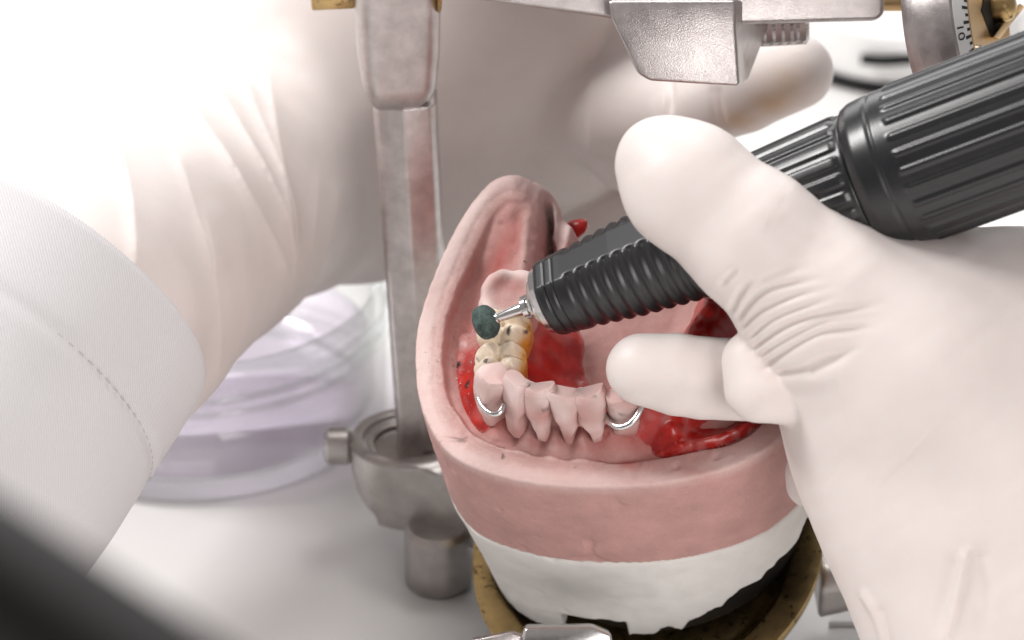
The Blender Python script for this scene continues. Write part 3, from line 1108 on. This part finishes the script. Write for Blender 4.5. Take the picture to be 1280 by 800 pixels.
# ---- hand behind the articulator
f = Field((-11.5, -3.2, -60.5), (6.6, 9.6, -43.5), 0.062)
pn = (0, -.30, .95)
f.chain([(70, 400, 46.0, 180), (110, 370, 48.2, 188), (238, 275, 51.8, 163)], .5)
f.chain([(238, 275, 51.8, 163), (345, 225, 53.8, 138)], .4)
f.chain([(345, 225, 53.8, 138), (445, 180, 55.3, 165), (620, 110, 55.6, 170)], .8, (pn, .7))
f.chain([(445, 120, 54.8, 165), (620, -60, 53.2, 190)], .8, (pn, .7))
f.chain([(620, 110, 55.6, 170), (640, -150, 52.6, 195)], .8, (pn, .7))
f.chain([(620, 110, 55.6, 165), (700, 100, 55.2, 155)], .6, (pn, .7))
f.chain([(710, 190, 56.0, 60), (850, 165, 55.8, 55)], .3)
f.chain([(786, -140, 52.2, 56), (786, 186, 53.9, 53)], .10)
f.chain([(720, 120, 54.6, 90), (880, 136, 51.6, 50)], .2)
f.chain([(862, 140, 51.7, 50), (930, 115, 50.9, 49), (998, 90, 50.6, 46)], .12)
f.chain([(690, 305, 56.0, 34), (860, 240, 55.4, 34)], .15)
V, Q = f.mesh()
V = relax(V, Q, 2, .5)
CR = [([(128, 140), (146, 190), (158, 240), (164, 300), (166, 360)], 7, .10),
      ([(200, 70), (235, 135), (275, 195), (312, 260), (345, 325), (366, 384)], 8, .15),
      ([(236, 60), (282, 140), (322, 215), (350, 290), (366, 380)], 8, .14),
      ([(282, 30), (304, 110), (330, 185), (352, 260), (366, 340)], 8, .10),
      ([(326, 30), (334, 120), (342, 220), (350, 300)], 7, .09),
      ([(395, 200), (385, 290), (372, 372)], 7, .05), ([(425, 220), (405, 300), (385, 368)], 7, .04),
      ([(250, 250), (262, 330), (272, 410), (268, 490)], 9, .07), ([(215, 180), (240, 260), (262, 350)], 10, .06),
      ([(737, 40), (737, 150), (735, 265)], 6, .05)]
V = crease(V, Q, CR, True)
V = crease(V, Q, [([(836, 80), (836, 120), (836, 155)], 4, -.12), ([(898, 112), (902, 140), (910, 165)], 4, -.05), ([(889, 112), (893, 140), (901, 168)], 4, -.035)])
V = V + vnormals(V, Q) * (.025 * vnoise(V, .7, 45) + .008 * vnoise(V, 1.9, 46))[:, None]
u, v = UV(V)
st = .7 * np.exp(-((u - 965) / 26) ** 2 - ((v - 128) / 16) ** 2) + .7 * np.exp(-((u - 925) / 24) ** 2 - ((v - 150) / 13) ** 2) + .3 * np.exp(-((u - 985) / 30) ** 2 - ((v - 100) / 25) ** 2)
st = np.clip(st * (.75 + .5 * vnoise(V, 3, 3)), 0, .8) * (V[:, 2] > -52.3)
arm = thing('gloved_hand', 'white latex gloved hand reaching in behind the metal post, fingertip stained ochre', 'hand', W(P(300, 280, 51.5)))
obj('glove', V, Q, M['glove'], arm, attrs={'stain': st})

# ---- coat sleeve over the wrist
a3 = nrm((.865, -.50, 0.0))
b3 = np.array([.225, .39, .89])
b3 = nrm(b3 - (b3 @ a3) * a3)
sx = nrm(np.cross(a3, b3))                       # towards the elbow: down, left, to the viewer
SC = P(38, 361, 46.6)
RS = 3.42
NS, NP = 150, 260
sv = np.concatenate([np.linspace(0, .3, 12)[:-1], np.linspace(.3, 10, NS - 11)])
ph = np.arange(NP) / NP * 2 * math.pi + math.pi


def sleeve_pt(s, p, dr=0.0):
    r = RS * (1 + .010 * s) + .10 * np.sin(3 * p + .5 * s + .8) * sstep(0, 6, s) + .07 * np.sin(5 * p - 1.1 * s) * sstep(1.5, 5, s)
    r = r + .05 * np.sin(2 * p + 1.0) + .035 * np.exp(-((s - 1.75) / .12) ** 2) * -1 + dr
    r = r - .05 * np.exp(-(s / .07) ** 2)
    c = SC + sx * s[..., None] + a3 * (-.03 * s ** 1.3)[..., None]
    return c + (r * np.sin(p))[..., None] * a3 + (r * np.cos(p))[..., None] * b3


sg, pg = np.meshgrid(sv, ph, indexing='ij')
Vo = sleeve_pt(sg, pg)
nz = vnoise(np.stack([sg, np.cos(pg) * 3, np.sin(pg) * 3], -1), .8, 61) * .06 + vnoise(np.stack([sg * 1.6, np.cos(pg) * 2, np.sin(pg) * 2], -1), .45, 62) * .10
Vo = Vo + nz[..., None] * (np.sin(pg)[..., None] * a3 + np.cos(pg)[..., None] * b3)
Vi = sleeve_pt(sg, pg, -.12)
V = np.concatenate([Vi[::-1].reshape(-1, 3), Vo.reshape(-1, 3)])
cl = np.stack([sg, -pg * RS, sg * 0], -1).reshape(-1, 3)
cl = np.concatenate([cl[::-1], cl])
m = 2 * NS
i = np.arange(m - 1)[:, None]
j = np.arange(NP)[None, :]
Q = np.stack([i * NP + j, (i + 1) * NP + j, (i + 1) * NP + (j + 1) % NP, i * NP + (j + 1) % NP], -1).reshape(-1, 4)
slv = obj('coat_sleeve', V, Q, M['twill'], arm, attrs={'cloth': cl})
tp = np.linspace(0, 2 * math.pi, 96 * 8 + 1)[:-1]
ring_ = np.array([sleeve_pt(np.array(1.75), np.array(p), .0) for p in tp])
dash = .002 + .014 * (np.arange(len(tp)) % 8 < 4)
VV, FF = tube(ring_, dash, 6, 0, True)
obj('stitching', VV, FF, M['thread'], slv)

# ------------------------------------------------------------------ articulator
art = thing('articulator', 'metal dental articulator frame with upright post, brass plate and scale drum', 'articulator', TBL(548, 720))
up = INV(W(np.zeros(3)) + (0, 0, 1)) - INV(W(np.zeros(3)))       # world up in the camera frame
fw = INV(CP + np.array([0, 1, 0])) - INV(CP)                     # world away
rt = np.array([1.0, 0, 0])
CLUG = P(510, 545, 52.7)
# post: six-sided bar standing in the lug
pb = P(518, 556, 52.8)


def section(c, w, d, twist=0):
    prof_ = [(-.5, .5), (-.5, -.22), (-.42, -.38), (.0, -.5), (.42, -.36), (.5, -.2), (.5, .5)]
    return [c + rt * x * w + fw * y * d for x, y in prof_]


pb = pb + rt * .20
pu = nrm(up - rt * .035)
V, Fc = prism(section(pb - pu * .6, 1.0, .95), section(pb + pu * 7.2, 1.12, .95), .05, 3)
obj('post', V, Fc, M['alu'], art, sharp=30)
# head of the post: broad rounded boss
hb = 0.04
hc = pb + pu * 8.82 - rt * .05
f = Field((-1.1, -1.0, -2.2), (1.1, 1.0, 3.2), hb)
g = f.grid() / 1.06
x, y, z = g[..., 0], g[..., 1], g[..., 2]
wz = np.interp(z, [-1.9, -1.3, -.6, 0.2, 3], [.545, .60, .67, .69, .70])
dx = np.abs(x) - wz
dy = np.abs(y) - np.interp(z, [-1.9, -1.2, 3], [.42, .55, .55])
box = np.where((dx > -.25) & (dy > -.25), np.hypot(dx + .25, dy + .25) - .25, np.maximum(dx, dy))
F = smax(box, np.abs(z - .6) - 2.3 + .22 * (x / .7) ** 2, .42)
F = smax(F, -(np.hypot(y, z - .9) - .0 - .0) - 9, .1)
F += .012 * vnoise(g, 2.5, 71)
V, Q = surfnet(F.astype(np.float32), f.lo, hb)
ca, sa = math.cos(.12), math.sin(.12)
hx = rt * ca + fw * sa
hy = fw * ca - rt * sa
V = hc + V[:, :1] * hx + V[:, 1:2] * hy + V[:, 2:] * up
obj('post_head', V, Q, M['alu'], art)
hd = hc + hx * .66 + up * .75
V, Fc = lathe(hd, hx, [(0, .75), (.06, .75), (.08, .70), (.08, .40), (.12, .38), (.13, .1)], 48)
obj('bearing', V, Fc, M['brass'], art, sharp=35)
V, Fc = wbox(P(415, -8, 48.6), hx, hy, up, .75, .5, .42, .04)
obj('brass_stop', V, Fc, M['brass'], art, sharp=35)
# lug and lower frame
hl = 0.045
f = Field((-1.5, -2.6, -1.9), (4.2, 1.6, .3), hl)
g = f.grid()
x, y, z = g[..., 0], g[..., 1], g[..., 2]
x, y, z = x / 1.05, y / 1.05, z / 1.05
rad = np.hypot(x, y)
rz = np.interp(z, [-1.6, -1.35, -1.0, -.5, 0], [.62, .80, .96, 1.05, 1.08])
F = smax(rad - rz, np.abs(z + .75) - .75, .12)
th = math.radians(-30)
xa, ya = x * math.cos(th) + y * math.sin(th), -x * math.sin(th) + y * math.cos(th)
arm_ = np.maximum.reduce([np.abs(ya) - (.80 - .06 * xa), np.abs(z + .72) - .62, -xa, xa - 4.0]) - .06
F = smin(F, arm_, .35)
F = smax(F, -np.maximum(rad - .80, -.10 - z), .06)
F = smax(F, -np.maximum(rad - .62, -.24 - z), .05)
F += .008 * vnoise(g, 3, 72)
V, Q = surfnet(F.astype(np.float32), f.lo, hl)
V = CLUG + V[:, :1] * rt + V[:, 1:2] * fw + V[:, 2:] * up
obj('lower_frame', V, Q, M['darkalu'], art)
V, Fc = lathe(CLUG - rt * 1.48 - up * .22, rt, [(-.10, .22), (-.08, .30), (-.02, .36), (.34, .36), (.40, .30), (.41, .16), (.6, .16)], 40, e1=up)
obj('clamp_screw', V, Fc, M['darkalu'], art, sharp=35)
ft = INV(TBL(549, 728))
V, Fc = lathe(ft, up, [(.0, .52), (.03, .59), (.10, .635), (.5, .645), (1.2, .645), (1.3, .55)], 56, e1=rt)
obj('foot', V, Fc, M['darkalu'], art, sharp=35)
# second arm of the lower frame on the other side of the cast
f = Field((-2.2, -.9, -.9), (3.2, .9, .9), .06)
g = f.grid()
x, y, z = g[..., 0], g[..., 1], g[..., 2]
F = np.maximum.reduce([np.abs(x - .6) - 2.2, np.abs(y) - .6, np.abs(z + .05 * x) - .50]) - .0
F = smax(F, np.abs(y) + np.abs(z) - .95, .2) + .01 * vnoise(g, 3, 75)
V, Q = surfnet(F.astype(np.float32), f.lo, .06)
rc = P(1128, 706, 50.4)
ra = nrm(rt + up * .20 + fw * .1)
V = rc + V[:, :1] * ra + V[:, 1:2] * fw + V[:, 2:] * up
obj('side_arm', V, Q, M['darkalu'], art)
# brass mounting plate under the cast (tilted with the cast)
bc = LC((.48, 1.97, -5.52))
pr = [(0, 2.2), (.0, 2.85), (.05, 2.96), (.14, 3.07), (.40, 3.12), (.46, 3.10), (.45, 3.04), (.37, 2.62), (.30, 2.55), (.2, 2.45), (.16, 2.3), (.16, .5)]
V, Fc = lathe(bc, EZ, pr, 128, lambda s, p, r: r * (1 + .012 * np.sin(5 * p + 1) * (r > 2.6)), e1=EX)
obj('mounting_plate', V, Fc, M['brass'], art, sharp=35)
V, Fc = prism([P(655, 784, 46.3), P(740, 783, 46.2), P(764, 792, 46.2), P(768, 815, 46.2), P(650, 815, 46.2)],
              [P(655, 780, 47.2), P(740, 779, 47.2), P(762, 788, 47.2), P(768, 812, 47.2), P(650, 812, 47.2)], .06, 4)
obj('locking_lever', V, Fc, M['steel'], art, sharp=30)
V, Fc = prism([P(588, 800, 46.4), P(640, 790, 46.4), P(660, 796, 46.4), P(660, 830, 46.4), P(588, 830, 46.4)],
              [P(590, 797, 47.0), P(640, 788, 47.0), P(660, 794, 47.0), P(660, 828, 47.0), P(590, 828, 47.0)], .04, 3)
obj('lever_base', V, Fc, M['alu'], art, sharp=30)
V, Fc = tube([LC((.3, .2, -5.7)), LC((.5, 1.5, -5.85)), LC((.5, 2.4, -5.85)), LC((-.2, 4.4, -5.7)), CLUG + rt * 2.2 - up * .8 - fw * 1.2], .28, 14)
obj('support_bar', V, Fc, M['darkalu'], art)

# upper arm: cast bar with bracket, knurled nut and scale drum
DB = 46.4
barA = [P(560, -70, DB), P(560, -4, DB), P(640, 6, DB), P(765, 24, DB), P(800, 34, DB), P(1096, 27, DB), P(1106, 18, DB), P(1106, -25, DB), P(1060, -75, DB)]
barB = [p + np.array([0, .35, -1.3]) for p in barA]
V, Fc = prism(barA, barB, .13, 4)
obj('upper_arm', V, Fc, M['alu'], art, sharp=30)
brA = [P(760, 0, 46.0), P(764, 24, 46.0), P(797, 92, 46.0), P(812, 101, 46.0), P(925, 108, 46.0), P(919, 30, 46.0), P(919, 0, 46.0)]
brB = [P(772, 0, 48.0), P(777, 24, 48.0), P(806, 86, 48.0), P(822, 96, 48.0), P(934, 101, 48.0), P(962, 32, 48.0), P(962, 0, 48.0)]
V, Fc = prism(brA, brB, .06, 3)
obj('bracket', V, Fc, M['alu'], art, sharp=30)
V, Fc = lathe(P(945, 17, 48.4), nrm((1, .05, .1)), dense([(0, .2), (.02, .52), (.06, .56), (.84, .56), (.9, .5), (.91, .2)], .05), 90,
              lambda s, p, r: r + .02 * np.sign(np.sin(p * 45)) * np.sign(np.sin(s * 38)) * (r > .54))
obj('knurled_nut', V, Fc, M['alu'], art, sharp=20)
# link from the post head to the arm, above the picture
V, Fc = prism([hc + up * 1.6 + rt * .2 - fw * .5, hc + up * 3 + rt * .2 - fw * .5, hc + up * 3.4 + rt * 2.6 - fw * .5, P(700, -50, 46.3), P(600, -45, 46.3)],
              [hc + up * 1.6 + rt * .2 + fw * .5, hc + up * 3 + rt * .2 + fw * .5, hc + up * 3.4 + rt * 2.6 + fw * .5, P(700, -52, 47.6), P(600, -47, 47.6)], .1, 3)
obj('bridge', V, Fc, M['alu'], art, sharp=30)
V, Fc = lathe(P(1098, 2, 46.9), rt, [(0, .16), (.4, .16)], 24)
obj('brass_rod', V, Fc, M['brassclean'], art, sharp=40)
# drum
da = nrm((.90, .10, .42))
dc = P(1226, 25, 46.6)
RD = 1.74
d1 = nrm(np.array([0, 1.0, 0]) - (np.array([0, 1.0, 0]) @ da) * da)
V, Fc = lathe(dc, da, dense([(-.90, 1.2), (-.92, 1.45), (-.88, 1.58), (-.80, 1.64), (-.65, 1.69), (-.3, RD), (-.03, RD), (.0, RD - .03), (.0, 1.0)], .05), 128, e1=d1)
drum = obj('scale_drum', V, Fc, M['alu'], art, sharp=35)
V, Fc = lathe(dc, da, [(-.02, RD - .04), (.012, RD - .04), (.14, RD - .44), (.12, RD - .46), (-.02, RD - .46)], 128, e1=d1, close=False)
ring = obj('scale_ring', V, Fc, M['scale'], drum, sharp=30)
d2 = np.cross(da, d1)
# ticks and numerals of the scale (on the sloping white ring)
sl = nrm(np.array([.13, -.40]))        # (axis, radius) direction going inwards
sn = np.array([.40, .13]) / np.hypot(.40, .13)


def ringp(phi, t, lift=0.006):
    """t: 0 at the outer edge, 1 at the inner edge"""
    r = RD - .04 - .40 * t + sn[1] * lift
    a = .012 + .128 * t + sn[0] * lift
    return dc + da * a + r * (math.cos(phi) * d1 + math.sin(phi) * d2)


left_phi = math.atan2((-np.array([1.0, 0, 0])) @ d2, (-np.array([1.0, 0, 0])) @ d1)
VV, FF = [], []
for k in range(-30, 31):
    p0 = left_phi + k * math.radians(5.0)
    long = k % 2 == 0
    w = .018
    q = [ringp(p0 - w, .62 if long else .80), ringp(p0 + w, .62 if long else .80), ringp(p0 + w, .99), ringp(p0 - w, .99)]
    b = len(VV)
    VV += q
    FF.append((b, b + 1, b + 2, b + 3))
obj('tick_marks', np.array(VV), FF, M['ink'], drum, smooth=False)
dg = bpy.context.evaluated_depsgraph_get()


def numeral(txt, phi):
    cu = bpy.data.curves.new('numeral', 'FONT')
    cu.body = txt
    cu.align_x = 'CENTER'
    cu.align_y = 'CENTER'
    cu.size = .28
    tmp = bpy.data.objects.new('numeral_tmp', cu)
    COL.objects.link(tmp)
    bpy.context.view_layer.update()
    me = tmp.evaluated_get(bpy.context.evaluated_depsgraph_get()).to_mesh()
    v = np.array([p.co[:] for p in me.vertices])
    fs = [tuple(f.vertices) for f in me.polygons]
    bpy.data.objects.remove(tmp)
    VV = [ringp(phi + p[0] / (RD - .2), .36 - p[1] / .42, .008) for p in v]
    return np.array(VV), fs


for txt, dphi in (('0', -.02), ('10', -.44), ('20', -.86), ('10', .40), ('20', .82)):
    V, Fc = numeral(txt, left_phi - dphi)
    obj('numeral', V, Fc, M['ink'], drum, smooth=False)
# brass face; a black inlay paints in the dark of its V-shaped opening
V, Fc = lathe(dc, da, [(.0, 1.26), (.13, 1.26), (.15, 1.24), (.15, .05)], 96, e1=d1)
face = obj('brass_face', V, Fc, M['brassclean'], drum, sharp=35)


def facep(u, v, lift):
    """point on the brass face (plane across the drum axis) under a photo position"""
    d = P(u, v, 1.0)
    n0 = dc + da * (.15 + lift)
    return d * ((n0 @ da) / (d @ da))


sh = [(1233, -14), (1227, 13), (1240, 47), (1266, 12), (1262, -14)]
V, Fc = prism([facep(u, v, .012) for u, v in sh], [facep(u, v, -.05) for u, v in sh], 0)
obj('slot_shade', V, Fc, M['blackmat'], face, smooth=False)
V, Fc = prism([facep(u, v, .16) for u, v in ((1242, 46), (1249, 49), (1281, 8), (1274, 4))], [facep(u, v, .0) for u, v in ((1242, 46), (1249, 49), (1281, 8), (1274, 4))], .02, 2)
obj('pointer', V, Fc, M['brassclean'], face, sharp=30)
V, Fc = lathe(facep(1243, 10, .0), da, [(0, .26), (.2, .26), (.3, .22), (.36, .12), (.37, .02)], 32)
obj('bolt', V, Fc, M['brass'], face, sharp=40)
V, Fc = lathe(facep(1222, 65, -.02), da, [(0, .12), (.05, .12), (.09, .085), (.10, .02)], 32)
obj('screw', V, Fc, M['steel'], face, sharp=40)
V, Fc = lathe(facep(1290, 30, .0), da, [(0, .42), (.5, .42), (.55, .36)], 40)
obj('brass_hub', V, Fc, M['brass'], face, sharp=40)

# ------------------------------------------------------------------ glass dish with violet liquid
gd = TBL(255, 512)
glass = thing('glass_dish', 'round clear glass dish half full of pale violet liquid behind the articulator lug', 'glass dish', gd)
gi = INV(gd + (0, 0, .02))
pr = [(0, .1), (0, 3.5), (.06, 3.72), (.2, 3.82), (2.7, 3.86), (2.8, 3.98), (2.95, 4.02), (3.1, 3.98), (3.15, 3.84), (3.15, 3.7), (3.05, 3.62), (2.7, 3.62), (.5, 3.58), (.32, 3.4), (.28, .1)]
V, Fc = lathe(gi, up, pr, 96, e1=rt)
obj('glass_body', V, Fc, M['glass'], glass)
V, Fc = lathe(gi, up, [(.36, .1), (.36, 3.3), (.55, 3.54), (1.55, 3.57), (1.58, 3.5), (1.56, .1)], 96, e1=rt)
obj('liquid', V, Fc, M['liquid'], glass)
for k, zr in enumerate((2.45, 2.15)):
    V, Fc = tube([gi + up * zr + 3.90 * (math.cos(t) * rt + math.sin(t) * fw) for t in np.linspace(0, 2 * math.pi, 73)[:-1]], .07, 8, 0, True)
    obj('thread', V, Fc, M['glass'], glass)

# red wax left on the far side of the cast
cw = LZ(703, 306, -.3) + np.array([.22, .45, 0])
f = Field((-1, -1, -1), (1, 1, 1), .05)
f.cone((-.12, 0, -.12), (.03, .05, -.04), .16, .13, .1)
V, Q = f.mesh()
V += .04 * np.stack([vnoise(V, 3, 90 + k) for k in range(3)], -1)
o = obj('wax_lump', LC(V + cw), Q, M['wax'], None, attrs={'dust': np.zeros(len(V)), 'mark': np.zeros(len(V))}, loc=W(LC(cw)))
tag(o, 'small red wax lump behind the heel of the pink cast', 'wax lump')

# white pot with black bands far behind
wd = TBL(1125, 60)
pot = thing('white_dish', 'white round dish with black rubber ring standing behind the drill', 'dish', wd)
wi = INV(wd + (0, 0, .01))
V, Fc = lathe(wi, up, [(0, 2.9), (.05, 3.1), (1.5, 3.2), (1.6, 3.15), (1.6, 3.0), (.25, 2.9), (.2, .1)], 80, e1=rt)
obj('bowl', V, Fc, M['china'], pot, sharp=40)
V, Fc = lathe(wi + up * .06, up, [(.0, 3.1), (.0, 3.27), (.26, 3.29), (.28, 3.12)], 80, e1=rt, close=False)
obj('rubber_ring', V, Fc, M['blackmat'], pot)
hp0 = wi + up * 1.05 - rt * .9 - fw * 3.15
V, Fc = tube([hp0 - rt * .55, hp0 - fw * .12, hp0 + rt * .75], .15, 12)
obj('clip', V, Fc, M['blackmat'], pot)

# white card lying under the side arm
ca_, cb_, cc_, cd_ = TBL(1060, 742), TBL(1190, 712), TBL(1200, 785), TBL(1035, 784)
top = [ca_, cb_, cc_, cd_]
V, Fc = prism([p + (0, 0, .12) for p in top], [p + (0, 0, .004) for p in top], .02, 2)
o = obj('paper_card', V, Fc, M['paper'], None, cam=False, smooth=False, loc=(ca_ + cc_) / 2)
tag(o, 'thick white paper card on the table beside the gloved wrist', 'card')

# dark flexible arm close to the lens
lb = np.array([-13.0, -24.5, 0.0])
fa = thing('flexible_arm', 'black flexible lamp arm, heavily blurred, crossing the near corner of the table', 'lamp arm', lb)
pts = [INV(lb + (0, 0, .5)), INV(lb + (-.6, .3, 7)), INV(lb + (-.4, .8, 13)), INV(lb + (1.0, .9, 18.5)), P(-920, 225, 20.4), P(-672, 405, 19.4), P(-398, 592, 18.4), P(-124, 780, 17.4), P(150, 975, 16.4), P(430, 1180, 15.4)]
V, Fc = tube(pts, 1.0, 36, 14)
obj('gooseneck', V, Fc, M['armblack'], fa)
V, Fc = lathe(INV(lb), up, [(0, 2.2), (.1, 2.4), (.5, 2.4), (.65, 2.2), (.7, .4)], 48, e1=rt)
obj('arm_base', V, Fc, M['armblack'], fa, sharp=40)

# ------------------------------------------------------------------ light
w = bpy.data.worlds.new('World')
C.world = w
w.use_nodes = True
bg = w.node_tree.nodes['Background']
bg.inputs['Color'].default_value = (1.0, 0.925, 0.915, 1)
bg.inputs['Strength'].default_value = 0.27


def area(name, loc, target, size, power, color=(1, 1, 1), sy=None):
    l = bpy.data.lights.new(name, 'AREA')
    l.energy = power
    l.color = color
    l.shape = 'RECTANGLE'
    l.size = size
    l.size_y = sy or size
    o = bpy.data.objects.new(name, l)
    COL.objects.link(o)
    o.location = loc
    o.rotation_euler = (Vector(target) - Vector(loc)).to_track_quat('-Z', 'Y').to_euler()
    return o


area('window_light', (-62, 8, 80), (0, 2, 4), 28, 66000, (1.0, 0.985, 0.97))
area('back_light', (0, 82, 36), (0, 6, 4), 90, 25000, (0.98, 0.99, 1.0), 40)
area('top_fill', (6, 24, 60), (2, 2, 4), 26, 15000, (1.0, 0.985, 0.97))  # added overhead softbox: brightens upper surfaces and shows in the grip strip
area('front_light', (22, -46, 25), (2, 2, 6), 24, 10800, (1.0, 0.95, 0.93))

# ------------------------------------------------------------------ camera
cd = bpy.data.cameras.new('Camera')
cam = bpy.data.objects.new('Camera', cd)
COL.objects.link(cam)
cam.location = Vector(CP)
cam.rotation_euler = (math.pi / 2 - PITCH, 0, 0)
cd.lens = 98
cd.sensor_width = 36
cd.clip_start = 0.5
cd.clip_end = 1000
cd.dof.use_dof = True
cd.dof.focus_distance = 45.0
cd.dof.aperture_fstop = 0.196
C.camera = cam
C.view_settings.view_transform = 'Standard'
C.view_settings.look = 'None'
C.view_settings.exposure = 0.12
C.cycles.use_denoising = True
C.cycles.max_bounces = 8
C.cycles.transparent_max_bounces = 16
C.cycles.sample_clamp_indirect = 4
C.cycles.caustics_reflective = False
C.cycles.caustics_refractive = False
